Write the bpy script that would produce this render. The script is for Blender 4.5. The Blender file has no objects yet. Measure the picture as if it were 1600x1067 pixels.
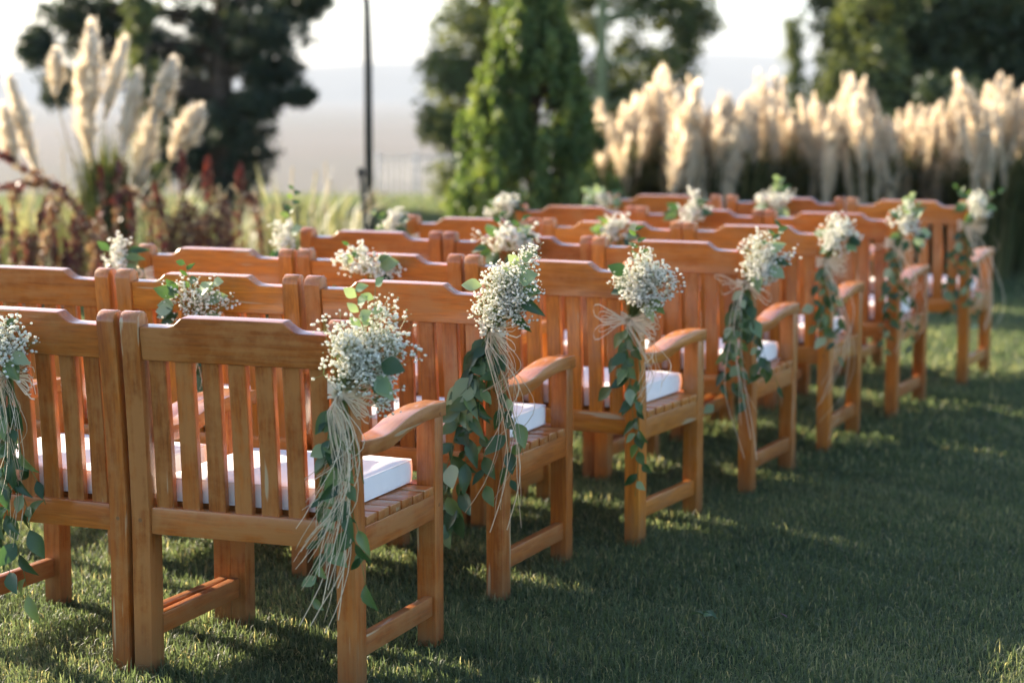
import bpy, bmesh, math, random
import numpy as np
from mathutils import Vector, Matrix, Euler

R = math.radians
scene = bpy.context.scene
col = scene.collection

# ------------------------------------------------------------------ camera
F_PX, PITCH, CAM_H = 3212.0, 0.122, 1.4274          # focal length in 1600-px widths, tilt, eye height
cam_data = bpy.data.cameras.new('camera')
cam_data.sensor_width = 36.0
cam_data.lens = F_PX * 36.0 / 1600.0
cam_data.clip_start = 0.1
cam_data.clip_end = 20000
cam_data.dof.use_dof = True
cam_data.dof.focus_distance = 5.2
cam_data.dof.aperture_fstop = 2.3
cam_data.dof.aperture_blades = 0
cam = bpy.data.objects.new('camera', cam_data)
col.objects.link(cam)
cam.location = (0, 0, CAM_H)
cam.rotation_euler = (math.pi / 2 - PITCH, 0, 0)
scene.camera = cam

# ------------------------------------------------------------------ light
SUN_AZ, SUN_EL = -50.0, 17.0        # degrees; azimuth from +Y, negative = towards -X
world = bpy.data.worlds.new('World')
scene.world = world
world.use_nodes = True
nt = world.node_tree
bg = nt.nodes['Background']
sky = nt.nodes.new('ShaderNodeTexSky')
sky.sky_type = 'NISHITA'
sky.sun_disc = False
sky.sun_elevation = R(SUN_EL)
sky.sun_rotation = R(SUN_AZ)
sky.air_density = 0.7
sky.dust_density = 1.3
sky.ozone_density = 1.5
nt.links.new(sky.outputs[0], bg.inputs[0])
bg.inputs[1].default_value = 0.115
sun_data = bpy.data.lights.new('sun', 'SUN')
sun_data.energy = 5.0
sun_data.angle = R(0.6)
sun_data.color = (1.0, 0.86, 0.68)
sun = bpy.data.objects.new('sun', sun_data)
col.objects.link(sun)
sd = Vector((math.sin(R(SUN_AZ)) * math.cos(R(SUN_EL)), math.cos(R(SUN_AZ)) * math.cos(R(SUN_EL)), math.sin(R(SUN_EL))))
sun.rotation_euler = sd.to_track_quat('Z', 'Y').to_euler()
sun.location = sd * 60

scene.view_settings.view_transform = 'Standard'
scene.view_settings.look = 'None'
scene.view_settings.exposure = 2.2
scene.view_settings.gamma = 1.0
scene.view_settings.use_curve_mapping = False
scene.render.engine = 'CYCLES'
cy = scene.cycles
cy.use_denoising = True
cy.use_adaptive_sampling = True
cy.adaptive_threshold = 0.015
cy.max_bounces = 8
cy.diffuse_bounces = 4
cy.glossy_bounces = 3
cy.transmission_bounces = 4
cy.transparent_max_bounces = 8
cy.volume_bounces = 1
cy.sample_clamp_indirect = 8.0

# ------------------------------------------------------------------ helpers
def at(px, py, Y):
    """the world point a distance Y ahead that shows at this place of the photograph"""
    u = (px - 800.0) / F_PX
    v = -(py - 533.5) / F_PX
    c, s = math.cos(PITCH), math.sin(PITCH)
    d = Vector((u, c + v * s, -s + v * c))
    return Vector((0, 0, CAM_H)) + d * (Y / d.y)

class MB:
    """collects polygons that become ONE mesh"""
    def __init__(self):
        self.v, self.f = [], []
    def add(self, verts, faces):
        b = len(self.v)
        self.v.extend([tuple(p) for p in verts])
        self.f.extend([tuple(i + b for i in q) for q in faces])
    def tube(self, pts, r, n=5, r2=None):
        pts = [Vector(p) for p in pts]
        m = len(pts)
        ring = []
        up = Vector((0.31, 0.87, 0.38))
        for i, p in enumerate(pts):
            t = (pts[min(i + 1, m - 1)] - pts[max(i - 1, 0)])
            if t.length < 1e-9: t = Vector((0, 0, 1))
            t.normalize()
            a = t.cross(up)
            if a.length < 1e-3: a = t.cross(Vector((1, 0, 0)))
            a.normalize()
            b = t.cross(a)
            rr = r if r2 is None else r + (r2 - r) * i / max(1, m - 1)
            ring.append([p + (a * math.cos(2 * math.pi * k / n) + b * math.sin(2 * math.pi * k / n)) * rr for k in range(n)])
        vs = [q for rg in ring for q in rg]
        fs = []
        for i in range(m - 1):
            for k in range(n):
                fs.append((i * n + k, i * n + (k + 1) % n, (i + 1) * n + (k + 1) % n, (i + 1) * n + k))
        fs.append(tuple(range(n - 1, -1, -1)))
        fs.append(tuple((m - 1) * n + k for k in range(n)))
        self.add(vs, fs)
    def strip(self, pts, w, side, taper=True):
        """flat ribbon through pts, 'side' is the width direction"""
        m = len(pts)
        vs, fs = [], []
        for i, p in enumerate(pts):
            ww = w * (1 - 0.85 * (i / (m - 1)) ** 2) if taper else w
            vs += [Vector(p) - Vector(side) * ww / 2, Vector(p) + Vector(side) * ww / 2]
        for i in range(m - 1):
            fs.append((2 * i, 2 * i + 1, 2 * i + 3, 2 * i + 2))
        self.add(vs, fs)
    def mesh(self, name, smooth=False):
        me = bpy.data.meshes.new(name)
        me.from_pydata(self.v, [], self.f)
        if smooth: me.polygons.foreach_set('use_smooth', [True] * len(me.polygons))
        me.update()
        return me

def link(name, me, mat=None, parent=None, loc=(0, 0, 0)):
    o = bpy.data.objects.new(name, me)
    col.objects.link(o)
    if mat is not None and len(me.materials) == 0:
        me.materials.append(mat)
    o.parent = parent
    o.location = loc
    return o

def empty(name, loc=(0, 0, 0), rz=0.0):
    o = bpy.data.objects.new(name, None)
    o.empty_display_size = 0.1
    col.objects.link(o)
    o.location = loc
    o.rotation_euler = (0, 0, rz)
    return o

def tag(o, label, cat, group=None, kind=None):
    o['label'] = label
    o['category'] = cat
    if group: o['group'] = group
    if kind: o['kind'] = kind
    return o

def bevelled(verts, faces, name, w=0.003, seg=2, smooth=True):
    """a mesh from an outline, all edges eased"""
    bm = bmesh.new()
    vs = [bm.verts.new(v) for v in verts]
    for f in faces: bm.faces.new([vs[i] for i in f])
    bmesh.ops.recalc_face_normals(bm, faces=bm.faces)
    es = [e for e in bm.edges if len(e.link_faces) == 2 and e.calc_face_angle(0) > R(35)]
    bmesh.ops.bevel(bm, geom=es, offset=w, segments=seg, profile=0.6, affect='EDGES')
    me = bpy.data.meshes.new(name)
    bm.to_mesh(me)
    bm.free()
    if smooth:
        me.polygons.foreach_set('use_smooth', [True] * len(me.polygons))
        try: me.set_sharp_from_angle(angle=R(30))
        except Exception: pass
    return me

def box(x0, x1, y0, y1, z0, z1):
    v = [(x0, y0, z0), (x1, y0, z0), (x1, y1, z0), (x0, y1, z0), (x0, y0, z1), (x1, y0, z1), (x1, y1, z1), (x0, y1, z1)]
    f = [(0, 3, 2, 1), (4, 5, 6, 7), (0, 1, 5, 4), (1, 2, 6, 5), (2, 3, 7, 6), (3, 0, 4, 7)]
    return v, f

def prism(poly, axis, a, b):
    """polygon in the two other axes pushed from a to b along axis"""
    n = len(poly)
    def mk(p, t):
        return {'x': (t, p[0], p[1]), 'y': (p[0], t, p[1]), 'z': (p[0], p[1], t)}[axis]
    v = [mk(p, a) for p in poly] + [mk(p, b) for p in poly]
    f = [tuple(range(n)), tuple(range(2 * n - 1, n - 1, -1))]
    for i in range(n):
        j = (i + 1) % n
        f.append((i, j, n + j, n + i))
    return v, f

# ------------------------------------------------------------------ materials
def new_mat(name):
    m = bpy.data.materials.new(name)
    m.use_nodes = True
    t = m.node_tree
    for n in list(t.nodes): t.nodes.remove(n)
    return m, t, t.nodes, t.links

def ramp(N, stops, interp='LINEAR'):
    r = N.new('ShaderNodeValToRGB')
    r.color_ramp.interpolation = interp
    els = r.color_ramp.elements
    while len(els) < len(stops): els.new(0.5)
    for e, (p, c) in zip(els, stops):
        e.position = p
        e.color = c if len(c) == 4 else (*c, 1)
    return r

def wood(name, stretch):
    m, t, N, L = new_mat(name)
    out = N.new('ShaderNodeOutputMaterial')
    bs = N.new('ShaderNodeBsdfPrincipled')
    L.new(bs.outputs[0], out.inputs[0])
    tc = N.new('ShaderNodeTexCoord')
    oi = N.new('ShaderNodeObjectInfo')
    off = N.new('ShaderNodeVectorMath'); off.operation = 'SCALE'
    cmb = N.new('ShaderNodeCombineXYZ')
    for i, k in enumerate((13.0, 29.0, 7.0)):
        mm = N.new('ShaderNodeMath'); mm.operation = 'MULTIPLY'; mm.inputs[1].default_value = k
        L.new(oi.outputs['Random'], mm.inputs[0]); L.new(mm.outputs[0], cmb.inputs[i])
    add = N.new('ShaderNodeVectorMath'); add.operation = 'ADD'
    L.new(tc.outputs['Object'], add.inputs[0]); L.new(cmb.outputs[0], add.inputs[1])
    mp = N.new('ShaderNodeMapping'); mp.inputs['Scale'].default_value = stretch
    L.new(add.outputs[0], mp.inputs[0])
    # growth rings seen as bands along the grain
    n1 = N.new('ShaderNodeTexNoise'); n1.inputs['Scale'].default_value = 26; n1.inputs['Detail'].default_value = 5; n1.inputs['Distortion'].default_value = 0.6
    L.new(mp.outputs[0], n1.inputs['Vector'])
    n2 = N.new('ShaderNodeTexNoise'); n2.inputs['Scale'].default_value = 160; n2.inputs['Detail'].default_value = 3
    L.new(mp.outputs[0], n2.inputs['Vector'])
    r1 = ramp(N, [(0.30, (0.36, 0.092, 0.009)), (0.46, (0.43, 0.122, 0.012)), (0.57, (0.47, 0.140, 0.015)), (0.72, (0.54, 0.178, 0.022))])
    L.new(n1.outputs['Fac'], r1.inputs[0])
    r2 = ramp(N, [(0.36, (0.55, 0.50, 0.46)), (0.58, (1.0, 1.0, 1.0))])
    L.new(n2.outputs['Fac'], r2.inputs[0])
    mul = N.new('ShaderNodeMix'); mul.data_type = 'RGBA'; mul.blend_type = 'MULTIPLY'; mul.inputs[0].default_value = 0.62
    L.new(r1.outputs[0], mul.inputs[6]); L.new(r2.outputs[0], mul.inputs[7])
    # piece to piece tone
    hsv = N.new('ShaderNodeHueSaturation')
    mr = N.new('ShaderNodeMapRange'); mr.inputs['To Min'].default_value = 0.80; mr.inputs['To Max'].default_value = 1.18
    L.new(oi.outputs['Random'], mr.inputs[0])
    tn = N.new('ShaderNodeAttribute'); tn.attribute_type = 'OBJECT'; tn.attribute_name = 'tone'
    tm = N.new('ShaderNodeMath'); tm.operation = 'MULTIPLY'; L.new(mr.outputs[0], tm.inputs[0]); L.new(tn.outputs['Fac'], tm.inputs[1])
    hu = N.new('ShaderNodeMapRange'); hu.inputs['From Min'].default_value = 0.8; hu.inputs['From Max'].default_value = 1.2; hu.inputs['To Min'].default_value = 0.493; hu.inputs['To Max'].default_value = 0.508
    L.new(tn.outputs['Fac'], hu.inputs[0]); L.new(hu.outputs[0], hsv.inputs['Hue'])
    L.new(tm.outputs[0], hsv.inputs['Value']); L.new(mul.outputs[2], hsv.inputs['Color'])
    # bleached varnish, amount set for each chair
    at_ = N.new('ShaderNodeAttribute'); at_.attribute_type = 'OBJECT'; at_.attribute_name = 'wear'
    n3 = N.new('ShaderNodeTexNoise'); n3.inputs['Scale'].default_value = 7; n3.inputs['Detail'].default_value = 6; n3.inputs['Roughness'].default_value = 0.7
    L.new(add.outputs[0], n3.inputs['Vector'])
    n4 = N.new('ShaderNodeTexNoise'); n4.inputs['Scale'].default_value = 55; n4.inputs['Detail'].default_value = 4
    L.new(mp.outputs[0], n4.inputs['Vector'])
    s1 = N.new('ShaderNodeMath'); s1.operation = 'MULTIPLY_ADD'; s1.inputs[1].default_value = 0.55; L.new(n4.outputs['Fac'], s1.inputs[0]); L.new(n3.outputs['Fac'], s1.inputs[2])
    s2 = N.new('ShaderNodeMath'); s2.operation = 'MULTIPLY_ADD'; s2.inputs[1].default_value = 0.34; L.new(at_.outputs['Fac'], s2.inputs[0]); L.new(s1.outputs[0], s2.inputs[2])
    r3 = ramp(N, [(0.80, (0, 0, 0)), (1.05, (0.8, 0.8, 0.8))])
    L.new(s2.outputs[0], r3.inputs[0])
    mw = N.new('ShaderNodeMix'); mw.data_type = 'RGBA'
    L.new(r3.outputs[0], mw.inputs[0]); L.new(hsv.outputs[0], mw.inputs[6]); mw.inputs[7].default_value = (0.42, 0.165, 0.045, 1)
    # chips and scratches down to the pale wood
    n5 = N.new('ShaderNodeTexNoise'); n5.inputs['Scale'].default_value = 42; n5.inputs['Detail'].default_value = 2
    L.new(mp.outputs[0], n5.inputs['Vector'])
    r5 = ramp(N, [(0.69, (0, 0, 0)), (0.73, (1, 1, 1))])
    L.new(n5.outputs['Fac'], r5.inputs[0])
    ch = N.new('ShaderNodeMix'); ch.data_type = 'RGBA'
    L.new(r5.outputs[0], ch.inputs[0]); L.new(mw.outputs[2], ch.inputs[6]); ch.inputs[7].default_value = (0.46, 0.31, 0.17, 1)
    # soil splashed on the feet
    sz = N.new('ShaderNodeSeparateXYZ'); L.new(tc.outputs['Object'], sz.inputs[0])
    dz = N.new('ShaderNodeMapRange'); dz.inputs['From Min'].default_value = 0.16; dz.inputs['From Max'].default_value = 0.02; L.new(sz.outputs['Z'], dz.inputs[0])
    dm = N.new('ShaderNodeMath'); dm.operation = 'MULTIPLY'; L.new(dz.outputs[0], dm.inputs[0]); L.new(n3.outputs['Fac'], dm.inputs[1])
    dd = N.new('ShaderNodeMix'); dd.data_type = 'RGBA'
    L.new(dm.outputs[0], dd.inputs[0]); L.new(ch.outputs[2], dd.inputs[6]); dd.inputs[7].default_value = (0.085, 0.062, 0.036, 1)
    L.new(dd.outputs[2], bs.inputs['Base Color'])
    rr = N.new('ShaderNodeMapRange'); rr.inputs['To Min'].default_value = 0.42; rr.inputs['To Max'].default_value = 0.66
    L.new(n3.outputs['Fac'], rr.inputs[0]); L.new(rr.outputs[0], bs.inputs['Roughness'])
    bs.inputs['Specular IOR Level'].default_value = 0.22
    bs.inputs['Coat Weight'].default_value = 0.75
    bs.inputs['Coat IOR'].default_value = 1.6
    bs.inputs['Coat Roughness'].default_value = 0.17
    bp = N.new('ShaderNodeBump'); bp.inputs['Strength'].default_value = 0.3; bp.inputs['Distance'].default_value = 0.002
    L.new(n2.outputs['Fac'], bp.inputs['Height']); L.new(bp.outputs[0], bs.inputs['Normal'])
    return m

def leafy(name, stops, trans=0.4, rough=0.5, attr='tint', tcol=None, spec=0.3):
    """thin leaf that lets light through; colour from a per-face tint or from the object's random number"""
    m, t, N, L = new_mat(name)
    out = N.new('ShaderNodeOutputMaterial')
    r = ramp(N, stops)
    if attr == 'random':
        oi = N.new('ShaderNodeObjectInfo'); L.new(oi.outputs['Random'], r.inputs[0])
    else:
        a = N.new('ShaderNodeAttribute'); a.attribute_name = attr; L.new(a.outputs['Fac'], r.inputs[0])
    bs = N.new('ShaderNodeBsdfPrincipled')
    bs.inputs['Roughness'].default_value = rough
    bs.inputs['Specular IOR Level'].default_value = spec
    L.new(r.outputs[0], bs.inputs['Base Color'])
    tr = N.new('ShaderNodeBsdfTranslucent')
    g = N.new('ShaderNodeMix'); g.data_type = 'RGBA'; g.blend_type = 'MULTIPLY'; g.inputs[0].default_value = 1.0
    L.new(r.outputs[0], g.inputs[6]); g.inputs[7].default_value = tcol or (1.6, 1.5, 0.7, 1)
    L.new(g.outputs[2], tr.inputs[0])
    mx = N.new('ShaderNodeMixShader'); mx.inputs[0].default_value = trans
    L.new(bs.outputs[0], mx.inputs[1]); L.new(tr.outputs[0], mx.inputs[2]); L.new(mx.outputs[0], out.inputs[0])
    return m

def plain(name, c, rough=0.6, spec=0.4, noise=0.0, nscale=20, bump=0.0, metallic=0.0):
    m, t, N, L = new_mat(name)
    out = N.new('ShaderNodeOutputMaterial')
    bs = N.new('ShaderNodeBsdfPrincipled')
    L.new(bs.outputs[0], out.inputs[0])
    bs.inputs['Roughness'].default_value = rough
    bs.inputs['Specular IOR Level'].default_value = spec
    bs.inputs['Metallic'].default_value = metallic
    tc = N.new('ShaderNodeTexCoord')
    n = N.new('ShaderNodeTexNoise'); n.inputs['Scale'].default_value = nscale; n.inputs['Detail'].default_value = 4
    L.new(tc.outputs['Object'], n.inputs['Vector'])
    lo = tuple(x * (1 - noise) for x in c); hi = tuple(min(1, x * (1 + noise)) for x in c)
    r = ramp(N, [(0.3, lo), (0.7, hi)])
    L.new(n.outputs['Fac'], r.inputs[0]); L.new(r.outputs[0], bs.inputs['Base Color'])
    if bump:
        b = N.new('ShaderNodeBump'); b.inputs['Strength'].default_value = bump; b.inputs['Distance'].default_value = 0.004
        L.new(n.outputs['Fac'], b.inputs['Height']); L.new(b.outputs[0], bs.inputs['Normal'])
    return m

M = {}
M['wood_z'] = wood('wood_upright_grain', (1.0, 1.0, 0.07))
M['wood_x'] = wood('wood_cross_grain', (0.07, 1.0, 1.0))
M['wood_y'] = wood('wood_fore_grain', (1.0, 0.07, 1.0))
M['cushion'] = plain('white_cushion_cloth', (0.84, 0.81, 0.77), 0.9, 0.15, 0.03, 12, 0.5)
M['blossom'] = leafy('white_blossom', [(0.0, (0.42, 0.50, 0.27)), (0.12, (0.70, 0.70, 0.56)), (0.3, (0.88, 0.86, 0.76)), (1.0, (0.93, 0.92, 0.86))], 0.45, 0.7, 'tint', (1.0, 0.98, 0.92, 1))
M['sprig'] = leafy('green_sprig', [(0.0, (0.10, 0.16, 0.045)), (1.0, (0.15, 0.21, 0.06))], 0.2, 0.5, 'random')
M['leaf'] = leafy('green_leaf', [(0.0, (0.026, 0.062, 0.024)), (0.5, (0.048, 0.100, 0.038)), (0.8, (0.085, 0.145, 0.055)), (1.0, (0.17, 0.24, 0.09))], 0.35, 0.38, 'random', (1.7, 1.7, 0.5, 1), 0.5)
M['leaf_pale'] = leafy('pale_grey_leaf', [(0.0, (0.16, 0.25, 0.13)), (1.0, (0.34, 0.42, 0.27))], 0.35, 0.5, 'random')
M['raffia'] = leafy('dry_raffia', [(0.0, (0.62, 0.50, 0.33)), (1.0, (0.80, 0.70, 0.52))], 0.25, 0.6, 'random', (1.1, 1.0, 0.8, 1))
M['grass'] = leafy('lawn_blade', [(0.0, (0.046, 0.070, 0.036)), (0.45, (0.074, 0.103, 0.052)), (0.8, (0.115, 0.142, 0.072)), (0.93, (0.20, 0.20, 0.11)), (1.0, (0.34, 0.30, 0.17))], 0.5, 0.5, 'tint', (2.2, 2.1, 1.4, 1))
M['plume'] = leafy('pampas_plume', [(0.0, (0.70, 0.60, 0.46)), (0.5, (0.86, 0.79, 0.67)), (1.0, (0.93, 0.89, 0.81))], 0.66, 0.8, 'tint', (1.08, 1.0, 0.86, 1))
M['plume_white'] = leafy('pampas_plume_white', [(0.0, (0.78, 0.73, 0.62)), (1.0, (0.92, 0.90, 0.83))], 0.6, 0.8, 'tint', (1.1, 1.0, 0.85, 1))
M['pampas_blade'] = leafy('pampas_blade', [(0.0, (0.035, 0.055, 0.022)), (0.6, (0.075, 0.095, 0.035)), (1.0, (0.22, 0.19, 0.08))], 0.3, 0.5, 'tint')
M['dry_stem'] = plain('dry_stem', (0.38, 0.28, 0.13), 0.7, 0.2, 0.2, 30)
M['bark'] = plain('bark', (0.085, 0.062, 0.045), 0.9, 0.1, 0.4, 14, 0.8)
M['bark_green'] = plain('lichened_bark', (0.22, 0.23, 0.11), 0.9, 0.1, 0.3, 9, 0.6)
M['dark_needles'] = leafy('dark_needles', [(0.0, (0.020, 0.034, 0.022)), (0.7, (0.038, 0.056, 0.032)), (1.0, (0.075, 0.085, 0.040))], 0.18, 0.6)
M['thuja'] = leafy('thuja_sprays', [(0.0, (0.050, 0.090, 0.032)), (0.6, (0.10, 0.150, 0.048)), (1.0, (0.20, 0.24, 0.080))], 0.42, 0.6)
M['pine'] = leafy('olive_needles', [(0.0, (0.052, 0.074, 0.034)), (0.6, (0.105, 0.130, 0.052)), (1.0, (0.18, 0.20, 0.080))], 0.36, 0.6)
M['hedge'] = leafy('hedge_leaves', [(0.0, (0.022, 0.040, 0.022)), (1.0, (0.055, 0.078, 0.034))], 0.2, 0.5)
M['broad'] = leafy('broad_tree_leaves', [(0.0, (0.028, 0.044, 0.022)), (0.6, (0.055, 0.075, 0.032)), (1.0, (0.11, 0.125, 0.050))], 0.28, 0.5)
M['burgundy'] = leafy('burgundy_leaves', [(0.0, (0.060, 0.016, 0.020)), (0.45, (0.12, 0.036, 0.034)), (0.68, (0.19, 0.11, 0.065)), (1.0, (0.34, 0.29, 0.17))], 0.35, 0.5, 'tint', (1.5, 1.2, 0.8, 1))
M['red_tassel'] = leafy('red_tassel', [(0.0, (0.14, 0.028, 0.026)), (1.0, (0.27, 0.085, 0.055))], 0.35, 0.6, 'tint', (1.5, 1.1, 0.8, 1))
M['red_stem'] = plain('dark_red_stem', (0.075, 0.022, 0.022), 0.6, 0.3, 0.3, 40)
M['tall_grass'] = leafy('tall_yellow_grass', [(0.0, (0.14, 0.17, 0.07)), (0.6, (0.27, 0.27, 0.13)), (1.0, (0.42, 0.39, 0.23))], 0.4, 0.5, 'tint', (1.25, 1.2, 0.85, 1))
M['iron'] = plain('dark_iron', (0.035, 0.038, 0.035), 0.85, 0.2, 0.2, 12)
M['galvanised'] = plain('grey_galvanised_wire', (0.42, 0.43, 0.42), 0.45, 0.5, 0.15, 20)

# ------------------------------------------------------------------ ground (one sheet to the horizon)
def ground_material():
    m, t, N, L = new_mat('lawn_soil_and_plain')
    out = N.new('ShaderNodeOutputMaterial'); bs = N.new('ShaderNodeBsdfPrincipled'); L.new(bs.outputs[0], out.inputs[0])
    bs.inputs['Roughness'].default_value = 0.9; bs.inputs['Specular IOR Level'].default_value = 0.1
    g = N.new('ShaderNodeNewGeometry')
    sx = N.new('ShaderNodeSeparateXYZ'); L.new(g.outputs['Position'], sx.inputs[0])
    n = N.new('ShaderNodeTexNoise'); n.inputs['Scale'].default_value = 3.0; n.inputs['Detail'].default_value = 8
    L.new(g.outputs['Position'], n.inputs['Vector'])
    lawn = ramp(N, [(0.3, (0.026, 0.042, 0.016)), (0.7, (0.058, 0.078, 0.030))]); L.new(n.outputs['Fac'], lawn.inputs[0])
    mp = N.new('ShaderNodeMapping'); mp.inputs['Scale'].default_value = (0.004, 0.0022, 0.0); L.new(g.outputs['Position'], mp.inputs[0])
    v = N.new('ShaderNodeTexVoronoi'); v.inputs['Scale'].default_value = 1.0; L.new(mp.outputs[0], v.inputs['Vector'])
    field = ramp(N, [(0.0, (0.15, 0.115, 0.085)), (0.35, (0.11, 0.10, 0.07)), (0.6, (0.16, 0.125, 0.095)), (1.0, (0.075, 0.08, 0.055))])
    L.new(v.outputs['Color'], field.inputs[0])
    mr = N.new('ShaderNodeMapRange'); mr.inputs['From Min'].default_value = -4.0; mr.inputs['From Max'].default_value = -14.0
    L.new(sx.outputs['Z'], mr.inputs[0])
    mx = N.new('ShaderNodeMix'); mx.data_type = 'RGBA'
    L.new(mr.outputs[0], mx.inputs[0]); L.new(lawn.outputs[0], mx.inputs[6]); L.new(field.outputs[0], mx.inputs[7])
    L.new(mx.outputs[2], bs.inputs['Base Color'])
    return m

ys = [-250, -60, -20, 0, 4, 8, 12, 16, 20, 24, 27, 28.5, 30, 33, 38, 46, 60, 80, 110, 150, 210, 320, 500, 800, 1300, 2200, 3600, 5600, 8500]
def ground_z(y):
    if y <= 27: return 0.0
    k = min(1.0, (y - 27) / 180.0)
    return -0.9 * min(1, (y - 27) / 4.0) - 39.0 * (k * k * (3 - 2 * k))
xs = [-5500, -2500, -1000, -300, -80, -30, -12, -6, -3, 0, 3, 6, 12, 30, 80, 300, 1000, 2500, 5500]
mb = MB()
mb.add([(x, y, ground_z(y)) for y in ys for x in xs],
       [(j * len(xs) + i, j * len(xs) + i + 1, (j + 1) * len(xs) + i + 1, (j + 1) * len(xs) + i) for j in range(len(ys) - 1) for i in range(len(xs) - 1)])
ground = link('ground', mb.mesh('ground', True), ground_material())
ground['kind'] = 'structure'
ground['label'] = 'mown lawn falling away to a hazy plain'

# low hills closing the plain, mostly lost in the haze
mb = MB()
hx = np.linspace(-5200, 5200, 80)
rows_ = []
for j, (yy, kz) in enumerate([(6900, 0.0), (7150, 0.55), (7400, 0.95), (7700, 1.0), (8100, 0.6), (8450, 0.0)]):
    for x in hx:
        h = 96 + 34 * math.sin(x * 0.0011 + 1.0) + 18 * math.sin(x * 0.0031 + 0.4) + 7 * math.sin(x * 0.0083)
        rows_.append((float(x), yy, -40.0 + (h + 40) * kz))
mb.add(rows_, [(j * 80 + i, j * 80 + i + 1, (j + 1) * 80 + i + 1, (j + 1) * 80 + i) for j in range(5) for i in range(79)])
hills = link('hills', mb.mesh('hills', True), plain('far_hill_scrub', (0.11, 0.105, 0.075), 0.95, 0.1, 0.3, 0.01))
hills['kind'] = 'structure'
hills['label'] = 'low hills on the horizon, lost in haze'

# ------------------------------------------------------------------ chairs
W, RAKE, TOPZ = 0.602, 0.040, 0.90
def yb(z):                                   # back line of the chair, leaning above the seat
    k = max(0.0, (z - 0.38) / 0.52)
    return -RAKE * k * (0.35 + 0.65 * k)

def post_mesh():
    zs = [0.0, 0.2, 0.38, 0.48, 0.58, 0.68, 0.78, 0.872]
    back = [(yb(z), z) for z in zs]
    dep = lambda z: 0.060 - 0.008 * max(0, (z - 0.4) / 0.5)
    front = [(yb(z) + dep(z), z) for z in zs]
    top = []
    yc, h = yb(0.872) + dep(0.872) / 2, dep(0.872) / 2
    for k in range(1, 10):
        a = math.pi - math.pi * k / 10
        top.append((yc + h * math.cos(a), 0.872 + 0.028 * math.sin(a)))
    return bevelled(*prism(back + top + front[::-1], 'x', -0.025, 0.025), 'post', 0.0035, 2)

def slat_mesh():
    zs = [0.416, 0.50, 0.58, 0.66, 0.74, 0.788]
    poly = [(yb(z) + 0.016, z) for z in zs] + [(yb(z) + 0.037, z) for z in zs[::-1]]
    return bevelled(*prism(poly, 'x', -0.0235, 0.0235), 'back_slat', 0.0025, 1)

def top_rail_mesh():
    xs_ = np.linspace(-0.2505, 0.2505, 49)
    def tz(x):
        a = abs(x)
        k = min(1, max(0, (0.176 - a) / 0.040))
        k = k ** 1.7                      # hollow curve meeting the raised centre in a crisp corner
        return 0.866 + 0.024 * k + 0.002 * math.cos(a / 0.2505 * math.pi / 2)
    poly = [(float(x), 0.784) for x in xs_] + [(float(x), tz(x)) for x in xs_[::-1]]
    v, f = prism(poly, 'y', 0.006, 0.046)
    sl = (yb(0.89) - yb(0.78)) / 0.11               # the board leans with the posts, its top edge square to its face
    v = [(x, yb(0.784) + y + sl * (z - 0.784), z - sl * (y - 0.008) - 0.002) for x, y, z in v]
    return bevelled(v, f, 'top_rail', 0.0045, 3)

def arm_mesh():
    n = 16
    y0, y1 = 0.034, 0.545
    def az(t):
        return 0.612 - 0.008 * math.sin(min(1, t / 0.5) * math.pi) + 0.026 * (lambda s: s * s * (3 - 2 * s))(min(1, max(0, (t - 0.25) / 0.52))) - 0.004 * max(0, (t - 0.8) / 0.2)
    top = [(y0 + (y1 - y0) * i / n, az(i / n)) for i in range(n + 1)]
    bot = [(y, z - 0.038) for y, z in top]
    v, f = prism(bot + top[::-1], 'x', -0.031, 0.031)
    return bevelled(v, f, 'arm', 0.0035, 2)

CH = {
    'post': post_mesh(), 'slat': slat_mesh(), 'top_rail': top_rail_mesh(), 'arm': arm_mesh(),
    'lower_rail': bevelled(*box(-0.2505, 0.2505, 0.007, 0.040, 0.352, 0.419), 'lower_rail', 0.004),
    'leg': bevelled(*box(-0.026, 0.026, 0.478, 0.533, 0.0, 0.602), 'leg', 0.0035),
    'side_apron': bevelled(*box(-0.0135, 0.0135, 0.058, 0.480, 0.336, 0.4015), 'side_apron', 0.003),
    'front_apron': bevelled(*box(-0.2505, 0.2505, 0.491, 0.519, 0.336, 0.4015), 'front_apron', 0.003),
    'stretcher': bevelled(*box(-0.0125, 0.0125, 0.057, 0.480, 0.083, 0.135), 'stretcher', 0.004),
    'seat_slat': bevelled(*box(-0.3015, 0.3015, 0.0, 0.0605, 0.402, 0.425), 'seat_slat', 0.0035),
    'seat_slat_front': bevelled(*box(-0.2485, 0.2485, 0.0, 0.057, 0.402, 0.425), 'seat_slat', 0.0035),
}
PEG = MB(); PEG.tube([(0, 0, -0.004), (0, 0, 0.0006)], 0.0052, 10); CH['peg'] = PEG.mesh('peg')
for k, mat in dict(peg='wood_z', post='wood_z', slat='wood_z', leg='wood_z', top_rail='wood_x', lower_rail='wood_x', front_apron='wood_x', seat_slat='wood_x',
                   seat_slat_front='wood_x', arm='wood_y', side_apron='wood_y', stretcher='wood_y').items():
    CH[k].materials.append(M[mat])

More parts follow.
